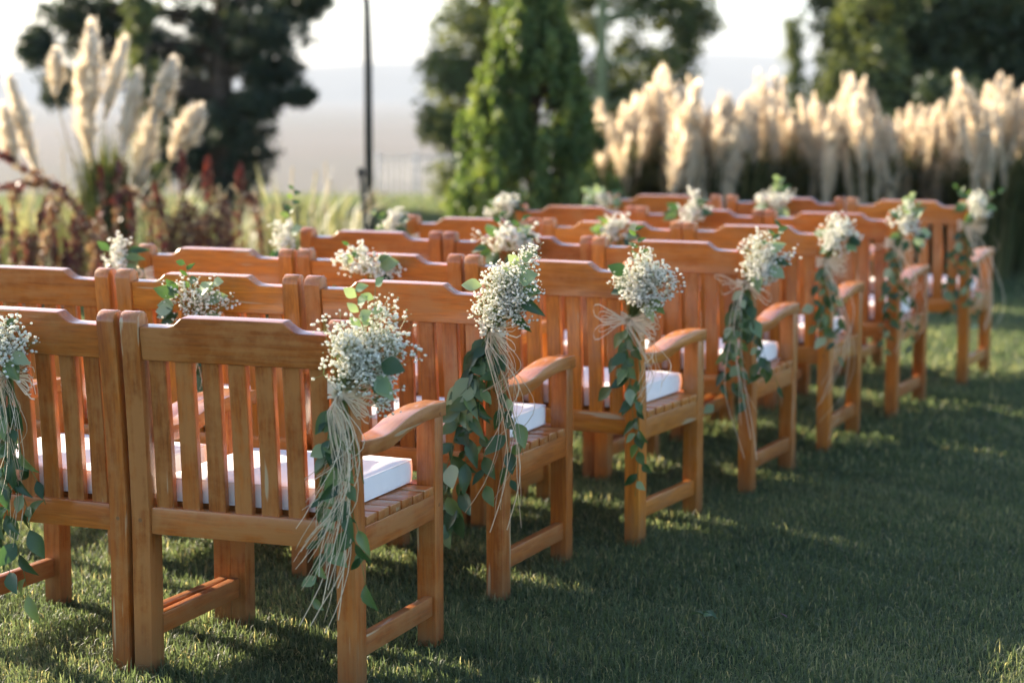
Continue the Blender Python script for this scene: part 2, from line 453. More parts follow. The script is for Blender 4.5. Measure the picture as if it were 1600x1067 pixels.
def build_chair(loc, yaw, wear, tone):
    root = empty('garden_chair', loc, -yaw)
    parts = []
    for s in (-1, 1):
        parts.append(link('rear_post', CH['post'], None, root, (s * 0.276, 0, 0)))
        parts.append(link('front_leg', CH['leg'], None, root, (s * 0.275, 0, 0)))
        parts.append(link('arm', CH['arm'], None, root, (s * 0.274, 0, 0)))
        parts.append(link('side_apron', CH['side_apron'], None, root, (s * 0.285, 0, 0)))
        parts.append(link('stretcher', CH['stretcher'], None, root, (s * 0.280, 0, 0)))
    parts.append(link('top_rail', CH['top_rail'], None, root))
    parts.append(link('lower_rail', CH['lower_rail'], None, root))
    parts.append(link('front_apron', CH['front_apron'], None, root))
    for i in range(7):
        parts.append(link('back_slat', CH['slat'], None, root, (-0.2508 + 0.0716 * (i + 0.5), 0, 0)))
    for i in range(6):
        parts.append(link('seat_slat', CH['seat_slat'], None, root, (0, 0.064 + i * 0.0692, random.uniform(-0.0012, 0.0012))))
    parts.append(link('seat_slat', CH['seat_slat_front'], None, root, (0, 0.4805, 0)))
    for s in (-1, 1):
        for (px_, py_, pz_, ax) in ((s * 0.3052, 0.505, 0.606, 'x'), (s * 0.276, -0.0002, 0.386, 'y'), (s * 0.3012, 0.505, 0.370, 'x')):
            g_ = link('peg', CH['peg'], None, root, (px_, py_, pz_))
            g_.rotation_euler = (0, s * math.pi / 2, 0) if ax == 'x' else (math.pi / 2, 0, 0)
            parts.append(g_)
    for p in parts:
        p['wear'] = min(1.0, max(0.0, wear + random.uniform(-0.12, 0.12)))
        p['tone'] = tone
    return root

def cushion_mesh(seed):
    rnd = np.random.default_rng(seed)
    n, hx_, hy_, hz_ = 14, 0.236, 0.222, 0.0325
    ph = rnd.uniform(0, 6.28, 6)
    bm = bmesh.new()
    bmesh.ops.create_cube(bm, size=2.0)
    bmesh.ops.subdivide_edges(bm, edges=bm.edges, cuts=n, use_grid_fill=True)
    rc = 0.010
    for v in bm.verts:
        x, y, z = v.co
        p = Vector((x * hx_, y * hy_, z * hz_))
        core = Vector((max(-hx_ + rc, min(hx_ - rc, p.x)), max(-hy_ + rc, min(hy_ - rc, p.y)), max(-hz_ + rc, min(hz_ - rc, p.z))))
        d = p - core
        if d.length > 1e-7: p = core + d.normalized() * rc
        up_ = max(0.0, z)
        p.z += up_ * (0.004 * (1 - x * x) * (1 - y * y) + 0.0014 * math.sin(8 * x + ph[0]) * math.sin(6 * y + ph[1]) + 0.001 * math.sin(17 * (x - y) + ph[3]) * math.sin(5 * x + ph[4]))
        if abs(z) < 0.9:
            w_ = 0.0022 * math.sin(11 * (x + y) + ph[2]) * (1 - z * z) + 0.002 * (1 - z * z)
            p.x += w_ * x; p.y += w_ * y
        v.co = p
    me = bpy.data.meshes.new('cushion')
    bm.to_mesh(me); bm.free()
    me.polygons.foreach_set('use_smooth', [True] * len(me.polygons))
    me.materials.append(M['cushion'])
    return me
CUSH = [cushion_mesh(i) for i in range(4)]
def seam_mesh(z):
    mb = MB()
    a, b, r = 0.2345, 0.2205, 0.010
    pts = []
    for cx, cy_, a0 in ((a - r, b - r, 0), (-a + r, b - r, 1), (-a + r, -b + r, 2), (a - r, -b + r, 3)):
        for k in range(4):
            t = (a0 + k / 3) * math.pi / 2
            pts.append((cx + r * math.cos(t), cy_ + r * math.sin(t), z))
    mb.tube(pts + [pts[0]], 0.0024, 6)
    me = mb.mesh('piping', True); me.materials.append(M['cushion'])
    return me
SEAMS = [seam_mesh(0.0265), seam_mesh(-0.0275)]

CHAIRS = {
    '1a': (-0.648, 4.821, 0.365), '2a': (-0.303, 5.750, 0.408), '3a': (0.130, 6.470, 0.478), '4a': (0.574, 7.298, 0.436),
    '5a': (0.972, 8.127, 0.404), '6a': (1.399, 8.980, 0.442), '7a': (1.927, 9.984, 0.440),
    '1b': (-1.218, 5.052, 0.410), '2b': (-0.882, 5.993, 0.362), '2c': (-1.458, 6.224, 0.415),
    '3b': (-0.427, 6.741, 0.407), '3c': (-0.997, 6.967, 0.399), '4b': (0.029, 7.564, 0.413), '4c': (-0.528, 7.814, 0.420),
    '5b': (0.414, 8.373, 0.395), '5c': (-0.157, 8.604, 0.404), '6b': (0.848, 9.235, 0.428), '6c': (0.300, 9.495, 0.430),
    '7b': (1.365, 10.235, 0.400), '7c': (0.780, 10.480, 0.410),
}
ORD = ['first', 'second', 'third', 'fourth', 'fifth', 'sixth', 'seventh']
PLACE = {'a': 'at the aisle end of', 'b': 'in the middle of', 'c': 'at the flower-border end of'}
random.seed(5)
for i, (key, (x, y, a)) in enumerate(CHAIRS.items()):
    row = ORD[int(key[0]) - 1]
    wear = {'1a': 0.44, '1b': 0.28, '2a': 0.24}.get(key, random.uniform(0.0, 0.22))
    c = build_chair((x, y, 0), a, wear, {'1a': 0.86}.get(key, random.uniform(0.86, 1.14)))
    lab = f"orange-brown wooden armchair {PLACE[key[1]]} the {row} row from the viewer"
    if key == '1a': lab = 'weathered brown wooden armchair at the aisle end of the first row from the viewer'
    tag(c, lab, 'chair', 'wooden chairs set out in rows')
    mid = Vector((x, y, 0)) + Matrix.Rotation(-a, 3, 'Z') @ Vector((random.uniform(-0.006, 0.006), 0.270, 0.4590))
    k = link('seat_cushion', CUSH[i % 4], None, None, mid)
    k.rotation_euler = (0, 0, -a + random.uniform(-0.015, 0.015))
    for sm_ in SEAMS: link('piping', sm_, None, k)
    tag(k, f"white seat cushion on the {dict(a='aisle-end', b='middle', c='border-end')[key[1]]} chair of the {row} row from the viewer", 'cushion', 'white cushions on the chairs')

# ------------------------------------------------------------------ flower garlands tied to the chairs
ICO_V = np.array([(0, 0, -1), (0.7236, -0.5257, -0.4472), (-0.2764, -0.8506, -0.4472), (-0.8944, 0, -0.4472), (-0.2764, 0.8506, -0.4472), (0.7236, 0.5257, -0.4472),
                  (0.2764, -0.8506, 0.4472), (-0.7236, -0.5257, 0.4472), (-0.7236, 0.5257, 0.4472), (0.2764, 0.8506, 0.4472), (0.8944, 0, 0.4472), (0, 0, 1)])
ICO_F = np.array([(0, 1, 2), (1, 0, 5), (0, 2, 3), (0, 3, 4), (0, 4, 5), (1, 5, 10), (2, 1, 6), (3, 2, 7), (4, 3, 8), (5, 4, 9), (1, 10, 6), (2, 6, 7), (3, 7, 8), (4, 8, 9), (5, 9, 10),
                  (6, 10, 11), (7, 6, 11), (8, 7, 11), (9, 8, 11), (10, 9, 11)])

def mesh_np(name, V, Fc, tint=None, smooth=False):
    """mesh from arrays: V (n,3), Fc (m,k) all faces of k corners, tint per vertex"""
    me = bpy.data.meshes.new(name)
    n, (m, k) = len(V), Fc.shape
    me.vertices.add(n); me.vertices.foreach_set('co', np.ascontiguousarray(V, np.float32).ravel())
    me.loops.add(m * k); me.loops.foreach_set('vertex_index', np.ascontiguousarray(Fc, np.int32).ravel())
    me.polygons.add(m); me.polygons.foreach_set('loop_start', np.arange(0, m * k, k, dtype=np.int32))
    if smooth: me.polygons.foreach_set('use_smooth', np.ones(m, bool))
    if tint is not None:
        a = me.attributes.new('tint', 'FLOAT', 'POINT'); a.data.foreach_set('value', np.ascontiguousarray(tint, np.float32))
    me.update(calc_edges=True)
    return me

def leaf_mesh(name, wide, fold, droop, pts=7):
    mb = MB()
    prof = [0.05, 0.62, 0.97, 1.0, 0.78, 0.42, 0.0]
    vs = []
    for i in range(pts):
        t = i / (pts - 1)
        w = prof[i] * wide
        z = -droop * t * t
        vs += [(-w, t, z + w * fold), (0, t, z), (w, t, z + w * fold)]
    fs = []
    for i in range(pts - 1):
        a = i * 3
        fs += [(a, a + 1, a + 4, a + 3), (a + 1, a + 2, a + 5, a + 4)]
    mb.add(vs, fs)
    return mb.mesh(name, True)
LEAVES = [leaf_mesh('leaf', 0.27, 0.30, 0.22), leaf_mesh('leaf', 0.22, 0.45, 0.40), leaf_mesh('leaf', 0.32, 0.22, 0.10), leaf_mesh('leaf', 0.24, 0.38, -0.15), leaf_mesh('leaf', 0.21, 0.75, 0.55), leaf_mesh('leaf', 0.29, 0.55, 0.30)]
for l in LEAVES: l.materials.append(M['leaf'])
PALE = [leaf_mesh('leaf', 0.36, 0.15, 0.12), leaf_mesh('leaf', 0.30, 0.30, 0.25)]
for l in PALE: l.materials.append(M['leaf_pale'])

def put_leaf(parent, p, d, nrm, size, pale=False, rnd=random):
    me = rnd.choice(PALE if pale else LEAVES)
    o = link('leaf', me, None, parent)
    y = Vector(d).normalized()
    z = Vector(nrm) - y * Vector(nrm).dot(y)
    if z.length < 1e-3: z = Vector((0, 0, 1)) - y * y.z
    z.normalize()
    x = y.cross(z)
    m = Matrix((x, y, z)).transposed().to_4x4()
    m.translation = p
    o.matrix_local = m @ Matrix.Diagonal((size, size, size, 1))
    return o

def blossoms(seed, n, c, rx, ry, rz, size, root):
    """a loose cloud of small white blossoms on hair-thin branching stems, fanning out from root"""
    g = np.random.default_rng(seed)
    ns = max(14, n // 13)
    V, Fc, T = [], [], []
    st = MB()
    c = np.array(c); root = np.array(root)
    cnt = 0
    ext = np.array([rx, ry, rz]) * 1.06
    lobes_ = []
    for k in range(20):
        d = g.normal(size=3); d /= np.linalg.norm(d)
        lobes_.append((d * g.uniform(0.20, 0.92), g.uniform(0.26, 0.48)))
    wts = np.array([l[1] ** 2 for l in lobes_]); wts /= wts.sum()
    for s in range(ns):
        lc, lr = lobes_[g.choice(20, p=wts)]
        d = g.normal(size=3); d /= np.linalg.norm(d)
        off_ = lc + d * lr * g.random() ** 0.45
        if g.random() < 0.10: off_ *= g.uniform(1.15, 1.5)
        k = 0.62 + 0.38 * min(1.0, max(0.0, (off_[2] + 1.0) / 1.3))      # narrower towards the tie
        q = c + off_ * ext * np.array([k, k, 1.0])
        if q[1] > -0.012: q[1] = -0.012 - g.uniform(0, 0.02)
        ax = q - root; ln = np.linalg.norm(ax); ax /= ln
        midp = root + (q - root) * 0.6 + g.normal(size=3) * 0.006
        st.tube([root + g.normal(size=3) * 0.004, midp, q], 0.0009, 3, 0.0005)
        k = int(g.integers(8, 18))
        for b in range(k):
            e = g.normal(size=3); e /= np.linalg.norm(e)
            e = e + ax * 0.55
            p = q + e * g.uniform(0.010, 0.034) * (rx / 0.11) ** 0.5
            if p[1] > -0.008: p[1] = -0.008
            r = size * g.uniform(0.55, 1.15)
            if g.random() < 0.22: r *= 0.55
            jit = ICO_V * (1 + g.uniform(-0.28, 0.28, (12, 1))) * r * np.array([1, 1, g.uniform(0.7, 1.0)])
            V.append(jit + p); Fc.append(ICO_F + cnt * 12); cnt += 1
            T.append(np.full(12, g.uniform(0.2, 1.0) if r > size * 0.6 else g.uniform(0, 0.5)))
            if b % 2 == 0: st.tube([q - ax * 0.012, p], 0.00055, 3)
    return mesh_np('blossoms', np.concatenate(V), np.concatenate(Fc), np.concatenate(T)), st.mesh('sprigs')

def garland(origin, yaw, seed, spec, label):
    """spec: cloud c,(rx,ry,rz),n,size; vines [(x drift, length, leaf count, leaf size)], raffia (count, length, drift), bow, sprigs [(dx,dz,leaves,pale)]"""
    rnd = random.Random(seed)
    root = empty('flower_garland', origin, -yaw)
    tag(root, label, 'flower garland', 'flower garlands tied to the chairs')
    tie = Vector((0, -0.022, 0))
    bl, sp = blossoms(seed, spec['n'], spec['c'], *spec['r'], spec.get('size', 0.0062), tie)
    bl.materials.append(M['blossom']); sp.materials.append(M['sprig'])
    b = link('blossoms', bl, None, root); b['kind'] = 'stuff'
    link('flower_stems', sp, None, root)
    # cut stems below the tie
    if spec.get('stems', 14):
        mb = MB()
        for i in range(spec.get('stems', 14)):
            a = rnd.uniform(-1, 1)
            ln = rnd.uniform(0.10, 0.22)
            p0 = tie + Vector((rnd.uniform(-0.010, 0.010), rnd.uniform(-0.008, 0.004), 0.02))
            p1 = tie + Vector((a * 0.028 + spec.get('lean', 0) * 0.3, -0.004 + rnd.uniform(-0.014, 0.004), -ln * 0.5))
            p2 = tie + Vector((a * 0.045 + spec.get('lean', 0) * 0.6, -0.002 + rnd.uniform(-0.02, 0.0), -ln))
            mb.tube([p0, p1, p2], 0.0017, 4)
        link('cut_stems', mb.mesh('cut_stems', True), M['sprig'], root)
    # trailing leafy vines
    for drift, ln, nl, ls in spec.get('vines', []):
        pts = []
        p = tie.copy()
        n = max(4, int(ln / 0.035))
        ph, ph2 = rnd.uniform(0, 6.3), rnd.uniform(0, 6.3)
        for i in range(n + 1):
            t = i / n
            pts.append(Vector((drift * t ** 0.8 + 0.014 * math.sin(ph + 5 * t) * t, -0.022 - 0.030 * math.sin(math.pi * min(1, t * 1.2)) - 0.020 * abs(math.sin(ph2 + 3 * t)), -ln * t)))
        mb = MB(); mb.tube(pts, 0.0016, 4, 0.0009)
        vine = link('vine', mb.mesh('vine', True), M['sprig'], root)
        for k in range(nl):
            t = 0.06 + 0.94 * (k + rnd.uniform(0, 0.8)) / nl
            f = min(0.999, t) * n; i = int(f); q = pts[i].lerp(pts[i + 1], f - i)
            side = 1 if k % 2 else -1
            d = Vector((side * rnd.uniform(0.25, 0.95), rnd.uniform(-0.75, -0.05), -rnd.uniform(0.35, 1.1)))
            nr = Vector((rnd.uniform(-0.6, 0.6), -1.0, rnd.uniform(-0.1, 0.7)))
            put_leaf(vine, q, d, nr, ls * rnd.uniform(0.55, 1.2), rnd.random() < 0.12, rnd)
    # loose leaves in the head
    for k in range(spec.get('head_leaves', 5)):
        a = rnd.uniform(-2.6, 2.6)
        rx, ry, rz = spec['r']
        c = Vector(spec['c'])
        q = c + Vector((math.sin(a) * rx * 0.55, -0.2 * ry + rnd.uniform(-0.3, 0.1) * ry, -math.cos(a) * rz * 0.6))
        q.y = min(q.y, -0.02)
        put_leaf(root, q, Vector((math.sin(a), rnd.uniform(-0.5, 0), -math.cos(a) * 0.8)), Vector((rnd.uniform(-0.4, 0.4), -1, 0.5)), rnd.uniform(0.05, 0.075), rnd.random() < 0.35, rnd)
    # upright sprigs above the flowers
    for dx, dz, nl, pale in spec.get('sprigs', []):
        p0 = Vector(spec['c']); p1 = p0 + Vector((dx, -0.01, dz))
        mb = MB(); mb.tube([p0, p0.lerp(p1, 0.5) + Vector((0.006, 0, 0)), p1], 0.0014, 4, 0.0008)
        spg = link('sprig', mb.mesh('sprig', True), M['sprig'], root)
        for k in range(nl):
            q = p0.lerp(p1, 0.45 + 0.55 * k / max(1, nl - 1))
            sd_ = 1 if k % 2 else -1
            put_leaf(spg, q, Vector((sd_ * 0.8, -0.3, rnd.uniform(0.1, 0.8))), Vector((rnd.uniform(-0.5, 0.5), -1, 0.3)), rnd.uniform(0.028, 0.042), pale, rnd)
    # raffia: band round the post or rail, bow and hanging strands
    if spec.get('band'):
        mb = MB()
        x0, x1 = spec['band']
        for i in range(15):
            z0 = rnd.uniform(-0.016, 0.016)
            mb.strip([Vector((x0, 0.040, z0 * 1.3)), Vector((x0 - 0.003, 0.020, z0 * 1.5)), Vector((x0, -0.004, z0 * 1.6)), Vector((x0 * 0.5, -0.012, z0 * 1.2)), tie + Vector((0, -0.012, z0 * 0.3))], 0.0046, (0, 0.2, 1), False)
            mb.strip([Vector((x1, 0.040, z0 * 1.3)), Vector((x1 + 0.003, 0.020, z0 * 1.5)), Vector((x1, -0.004, z0 * 1.6)), Vector((x1 * 0.5, -0.012, z0 * 1.2)), tie + Vector((0, -0.012, z0 * 0.3))], 0.0046, (0, 0.2, 1), False)
        kn = [tie + Vector((0.012 * math.cos(a), -0.014 + 0.004 * math.sin(2 * a), 0.012 * math.sin(a))) for a in np.linspace(0, 6.28, 9)]
        mb.tube(kn, 0.007, 6)
        link('raffia_band', mb.mesh('raffia_band', True), M['raffia'], root)
    if spec.get('bow'):
        mb = MB()
        for i in range(spec['bow']):
            s = 1 if rnd.random() < spec.get('bow_side', 0.5) else -1
            ln, h = rnd.uniform(0.05, 0.11), rnd.uniform(-0.05, 0.035)
            y = -rnd.uniform(0.012, 0.04)
            pts = []
            wd = rnd.uniform(0.010, 0.030) * (1 if rnd.random() < 0.5 else -1)
            for u in np.linspace(0, 1, 11):
                pts.append(tie + Vector((s * ln * math.sin(math.pi * u) ** 0.85, -0.014 + y * math.sin(math.pi * u), h * math.sin(math.pi * u) + wd * math.sin(2 * math.pi * u) * math.sin(math.pi * u))))
            mb.strip(pts, rnd.uniform(0.0022, 0.004), (0, 0.35, 0.94), False)
        link('raffia_bow', mb.mesh('raffia_bow'), M['raffia'], root)
    if spec.get('raffia'):
        cnt, ln, drift = spec['raffia']
        for half in range(2):
            mb = MB()
            for i in range(cnt // 2):
                l_ = ln * rnd.uniform(0.25, 1.0) if rnd.random() < 0.8 else ln * rnd.uniform(0.9, 1.08)
                dx = drift + rnd.gauss(0, 0.028)
                w1, w2, a1, a2 = rnd.uniform(0, 6.3), rnd.uniform(0, 6.3), rnd.uniform(0.006, 0.030), rnd.uniform(0.004, 0.014)
                y0 = -rnd.uniform(0.020, 0.065)
                pts = [tie + Vector((0, -0.014, 0))]
                n = 12
                for j in range(1, n + 1):
                    t = j / n
                    pts.append(tie + Vector((dx * t + spec.get('bulge', 0.02) * math.sin(math.pi * t) * (1 + 0.4 * math.sin(w2)) + a1 * math.sin(w1 + 7 * t) * t, y0 - 0.010 + a2 * math.sin(w2 + 6 * t), -l_ * t + 0.010 * math.sin(w1) * math.sin(math.pi * t))))
                if rnd.random() < 0.55: mb.strip(pts, rnd.uniform(0.0014, 0.0034), (rnd.uniform(0.5, 1), rnd.uniform(-0.5, 0.5), 0), False)
                else: mb.tube(pts, rnd.uniform(0.0006, 0.0011), 4)
            link('raffia_strands', mb.mesh('raffia_strands', True), M['raffia'], root)
    return root

def on_chair(key, lx, z, dy=0.0):
    x, y, a = CHAIRS[key]
    return Vector((x, y, 0)) + Matrix.Rotation(-a, 3, 'Z') @ Vector((lx, yb(z) + dy, z)), a

BAND = (-0.044, 0.016)
POST_X = 0.290
aisle = {
 '1a': (0.735, dict(c=(0.088, -0.075, 0.096), r=(0.096, 0.076, 0.095), n=2500, size=0.0043, stems=22, lean=0.03, vines=[(-0.01, 0.30, 9, 0.066), (-0.035, 0.40, 11, 0.062), (0.05, 0.46, 10, 0.062), (-0.07, 0.52, 10, 0.056), (0.07, 0.40, 7, 0.062)],
            head_leaves=4, sprigs=[(-0.02, 0.150, 6, True), (0.03, 0.16, 4, True)], band=(-0.044, 0.016), bow=22, bow_side=0.92, raffia=(52, 0.54, -0.035), bulge=0.055)),
 '2a': (0.775, dict(c=(0.066, -0.075, 0.118), r=(0.105, 0.075, 0.105), n=2400, size=0.0042, stems=18, vines=[(-0.13, 0.42, 14, 0.072), (-0.10, 0.58, 15, 0.080), (-0.02, 0.45, 12, 0.070), (0.08, 0.42, 10, 0.068), (-0.16, 0.62, 13, 0.082), (0.10, 0.34, 7, 0.062), (-0.05, 0.28, 8, 0.06)],
            head_leaves=6, sprigs=[(0.05, 0.085, 4, True)], band=BAND, bow=8, bow_side=0.95, raffia=(22, 0.52, 0.045), bulge=0.06)),
 '3a': (0.722, dict(c=(0.066, -0.07, 0.122), r=(0.088, 0.07, 0.090), n=1700, size=0.0046, stems=12, vines=[(0.02, 0.36, 10, 0.060), (0.06, 0.46, 10, 0.058), (0.03, 0.55, 10, 0.05), (-0.05, 0.22, 5, 0.06)],
            head_leaves=6, sprigs=[(-0.03, 0.16, 6, False)], band=BAND, bow=40, bow_side=0.85, raffia=(16, 0.26, 0.06), bulge=0.05)),
 '4a': (0.752, dict(c=(0.060, -0.07, 0.100), r=(0.100, 0.07, 0.080), n=1100, size=0.0056, stems=10, vines=[(-0.06, 0.36, 12, 0.062), (0.07, 0.34, 11, 0.062), (0.0, 0.42, 13, 0.062), (-0.10, 0.44, 9, 0.06), (0.11, 0.36, 8, 0.06), (-0.03, 0.26, 9, 0.065)],
            head_leaves=4, sprigs=[(0.08, 0.11, 5, False)], band=BAND, bow=8, raffia=(8, 0.66, 0.02), bulge=-0.03)),
 '5a': (0.762, dict(c=(0.058, -0.06, 0.105), r=(0.075, 0.06, 0.080), n=700, size=0.0060, stems=8, vines=[(0.02, 0.30, 9, 0.058), (-0.04, 0.26, 7, 0.06), (0.09, 0.28, 7, 0.058), (0.06, 0.40, 8, 0.055)],
            head_leaves=5, band=BAND, bow=22, bow_side=1.0, raffia=(12, 0.66, 0.03), bulge=0.09)),
 '6a': (0.772, dict(c=(0.075, -0.06, 0.070), r=(0.070, 0.06, 0.090), n=300, size=0.0066, stems=8, vines=[(0.0, 0.42, 12, 0.055), (0.08, 0.46, 11, 0.055), (-0.03, 0.50, 10, 0.05), (0.12, 0.36, 9, 0.055)],
            head_leaves=11, sprigs=[(0.0, 0.13, 8, True), (0.03, 0.10, 6, False)], band=BAND, bow=16, bow_side=0.9, raffia=(14, 0.50, 0.05), bulge=0.07)),
 '7a': (0.782, dict(c=(0.060, -0.06, 0.100), r=(0.075, 0.06, 0.072), n=360, size=0.0068, stems=8, vines=[(-0.06, 0.42, 11, 0.058), (0.04, 0.44, 10, 0.058), (-0.10, 0.34, 8, 0.06), (0.09, 0.50, 9, 0.05)],
            head_leaves=6, sprigs=[(-0.09, 0.08, 5, False), (0.10, 0.06, 4, False)], band=BAND, bow=16, bow_side=1.0, raffia=(14, 0.50, 0.10), bulge=0.08)),
}
AISLE_LABEL = {
 '1a': 'white flower garland with long cream raffia tassel tied to the weathered chair post',
 '2a': 'white flower garland with wide trailing leaves on the second aisle chair from the viewer',
 '3a': 'white flower garland with full raffia bow on the third aisle chair from the viewer',
 '4a': 'white flower garland with dense dark leaves on the fourth aisle chair from the viewer',
 '5a': 'small white flower garland with raffia loop on the fifth aisle chair from the viewer',
 '6a': 'greenish flower garland with few blossoms on the sixth aisle chair from the viewer',
 '7a': 'white flower garland on the farthest aisle chair, before the dark hedge',
}
for key, (z, spec) in aisle.items():
    p, a = on_chair(key, POST_X, z)
    garland(p, a, 100 + int(key[0]), spec, AISLE_LABEL[key])

RAILBAND = (-0.05, 0.05)
middle = {
 '1b': (0.0, 0.735, dict(c=(0.0, -0.07, 0.075), r=(0.105, 0.065, 0.090), n=760, size=0.0050, stems=16, vines=[(-0.04, 0.40, 11, 0.066), (0.05, 0.40, 12, 0.068), (0.0, 0.52, 14, 0.068), (0.09, 0.32, 9, 0.066), (-0.08, 0.55, 11, 0.066), (0.03, 0.58, 12, 0.066)],
            head_leaves=12, bow=26, raffia=(26, 0.46, 0.01), bulge=0.03), 'white flower garland hanging on the back of the chair beside the weathered one'),
 '2b': (-0.01, 0.745, dict(c=(0.0, -0.06, 0.062), r=(0.105, 0.06, 0.070), n=620, size=0.0046, stems=8, vines=[(0.0, 0.30, 8, 0.066), (0.04, 0.26, 6, 0.066)], head_leaves=16, sprigs=[(-0.02, 0.12, 5, False), (0.07, 0.07, 4, True)], bow=8, raffia=(8, 0.30, 0.0)),
        'leafy white flower garland on the middle chair of the second row from the viewer'),
 '3b': (-0.01, 0.780, dict(c=(0.0, -0.06, 0.070), r=(0.100, 0.06, 0.055), n=420, size=0.0066, stems=6, vines=[(0.0, 0.26, 6, 0.06)], head_leaves=5, sprigs=[(-0.06, 0.075, 3, False)], bow=6),
        'white flower garland on the middle chair of the third row from the viewer'),
 '4b': (-0.01, 0.785, dict(c=(0.0, -0.06, 0.080), r=(0.120, 0.06, 0.062), n=420, size=0.0074, stems=6, vines=[(0.0, 0.26, 6, 0.06)], head_leaves=14, sprigs=[(-0.03, 0.10, 4, False), (0.06, 0.09, 4, False)], bow=6),
        'broad white flower garland on the middle chair of the fourth row from the viewer'),
 '5b': (0.05, 0.780, dict(c=(0.0, -0.06, 0.080), r=(0.085, 0.06, 0.065), n=320, size=0.0074, stems=6, vines=[(0.0, 0.26, 6, 0.06)], head_leaves=9, bow=6),
        'white flower garland on the middle chair of the fifth row from the viewer'),
 '6b': (-0.02, 0.800, dict(c=(0.0, -0.06, 0.080), r=(0.090, 0.06, 0.060), n=300, size=0.0078, stems=6, vines=[(0.0, 0.26, 5, 0.06)], head_leaves=8, bow=6),
        'white flower garland on the middle chair of the sixth row from the viewer'),
 '7b': (-0.03, 0.815, dict(c=(0.0, -0.06, 0.070), r=(0.085, 0.06, 0.058), n=260, size=0.0078, stems=6, vines=[(0.0, 0.24, 5, 0.06)], head_leaves=10, sprigs=[(0.02, 0.10, 5, True)], bow=6),
        'white flower garland on the middle chair of the seventh row from the viewer'),
}
for key, (lx, z, spec, lab) in middle.items():
    p, a = on_chair(key, lx, z)
    garland(p, a, 200 + int(key[0]), spec, lab)

BAND = (-0.030, 0.030)
ends = {
 '3c': dict(c=(-0.055, -0.06, 0.060), r=(0.062, 0.06, 0.060), n=320, size=0.0066, head_leaves=6, band=BAND),
 '4c': dict(c=(-0.060, -0.06, 0.060), r=(0.066, 0.06, 0.066), n=320, size=0.0070, head_leaves=4, band=BAND, sprigs=[(0.05, 0.19, 7, False)]),
 '5c': dict(c=(-0.055, -0.06, 0.070), r=(0.060, 0.06, 0.055), n=280, size=0.0074, head_leaves=5, band=BAND, sprigs=[(-0.10, 0.04, 4, False)]),
 '6c': dict(c=(-0.050, -0.06, 0.080), r=(0.080, 0.06, 0.065), n=280, size=0.0076, head_leaves=4, band=BAND, sprigs=[(-0.08, 0.02, 4, False)]),
 '7c': dict(c=(-0.020, -0.06, 0.060), r=(0.090, 0.06, 0.050), n=160, size=0.0072, head_leaves=16, band=BAND, sprigs=[(-0.10, 0.05, 6, True), (-0.03, 0.07, 5, True)]),
}
for key, spec in ends.items():
    p, a = on_chair(key, -0.276, 0.80)
    spec.setdefault('vines', [(-0.01, 0.28, 7, 0.058), (-0.04, 0.34, 7, 0.058)])
    garland(p, a, 300 + int(key[0]), spec, f"white flower garland on the flower-border end of the {ORD[int(key[0]) - 1]} row from the viewer")

# ------------------------------------------------------------------ lawn blades
def lawn(name, y0, y1, dens, hmin, hmax, wmin, wmax, seg, seed):
    g = np.random.default_rng(seed)
    half = lambda y: 0.262 * y + 1.1
    area = (half(y0) + half(y1)) * (y1 - y0)
    n = int(area * dens)
    y = y0 + (y1 - y0) * g.random(n)
    keep = g.random(n) < half(y) / half(y1)
    y = y[keep]; n = len(y)
    x = g.uniform(-1, 1, n) * half(y)
    # tufts: lean and height drift slowly over the lawn
    def wob(fx, fy, p): return np.sin(x * fx + p) * np.sin(y * fy + 1.7 * p) + 0.6 * np.sin(x * fx * 2.3 + y * fy * 1.9 + p * 3.1)
    ht = (hmin + (hmax - hmin) * g.random(n) ** 1.6) * (1 + 0.22 * wob(5.1, 6.3, 0.7))
    ang = g.uniform(0, 2 * np.pi, n) * 0.95 + 2.2 * wob(1.9, 2.3, 1.3)
    lean = ht * np.abs(g.normal(0.75, 0.5, n))
    w = g.uniform(wmin, wmax, n)
    dx, dy = np.cos(ang), np.sin(ang)
    wa = ang + np.pi / 2 + g.normal(0, 0.6, n)
    wx, wy = np.cos(wa) * w / 2, np.sin(wa) * w / 2
    z0 = np.zeros(n)
    tint = np.clip(g.normal(0.42, 0.26, n) + 0.13 * wob(2.3, 2.9, 2.0) + 0.07 * wob(9.1, 7.7, 0.3), 0, 0.9)
    tint[g.random(n) < 0.05] = 0.97
    if seg == 2:
        mx, my, mz = x + dx * lean * 0.32, y + dy * lean * 0.32, ht * 0.62
        tx, ty, tz = x + dx * lean, y + dy * lean, ht * np.clip(1 - 0.35 * (lean / ht) ** 2, 0.35, 1)
        V = np.stack([np.stack([x - wx, y - wy, z0], 1), np.stack([x + wx, y + wy, z0], 1), np.stack([mx + wx * 0.85, my + wy * 0.85, mz], 1), np.stack([mx - wx * 0.85, my - wy * 0.85, mz], 1), np.stack([tx, ty, tz], 1)], 1)
        b = (np.arange(n) * 5)[:, None]
        Fc = np.concatenate([b + np.array([[0, 1, 2]]), b + np.array([[0, 2, 3]]), b + np.array([[3, 2, 4]])])
        k = 5
    else:
        V = np.stack([np.stack([x - wx, y - wy, z0], 1), np.stack([x + wx, y + wy, z0], 1), np.stack([x + dx * lean, y + dy * lean, ht], 1)], 1)
        b = (np.arange(n) * 3)[:, None]
        Fc = b + np.array([[0, 1, 2]])
        k = 3
    me = mesh_np(name, V.reshape(-1, 3), Fc, np.repeat(tint, k))
    o = link(name, me, M['grass'])
    o['kind'] = 'stuff'
    return o
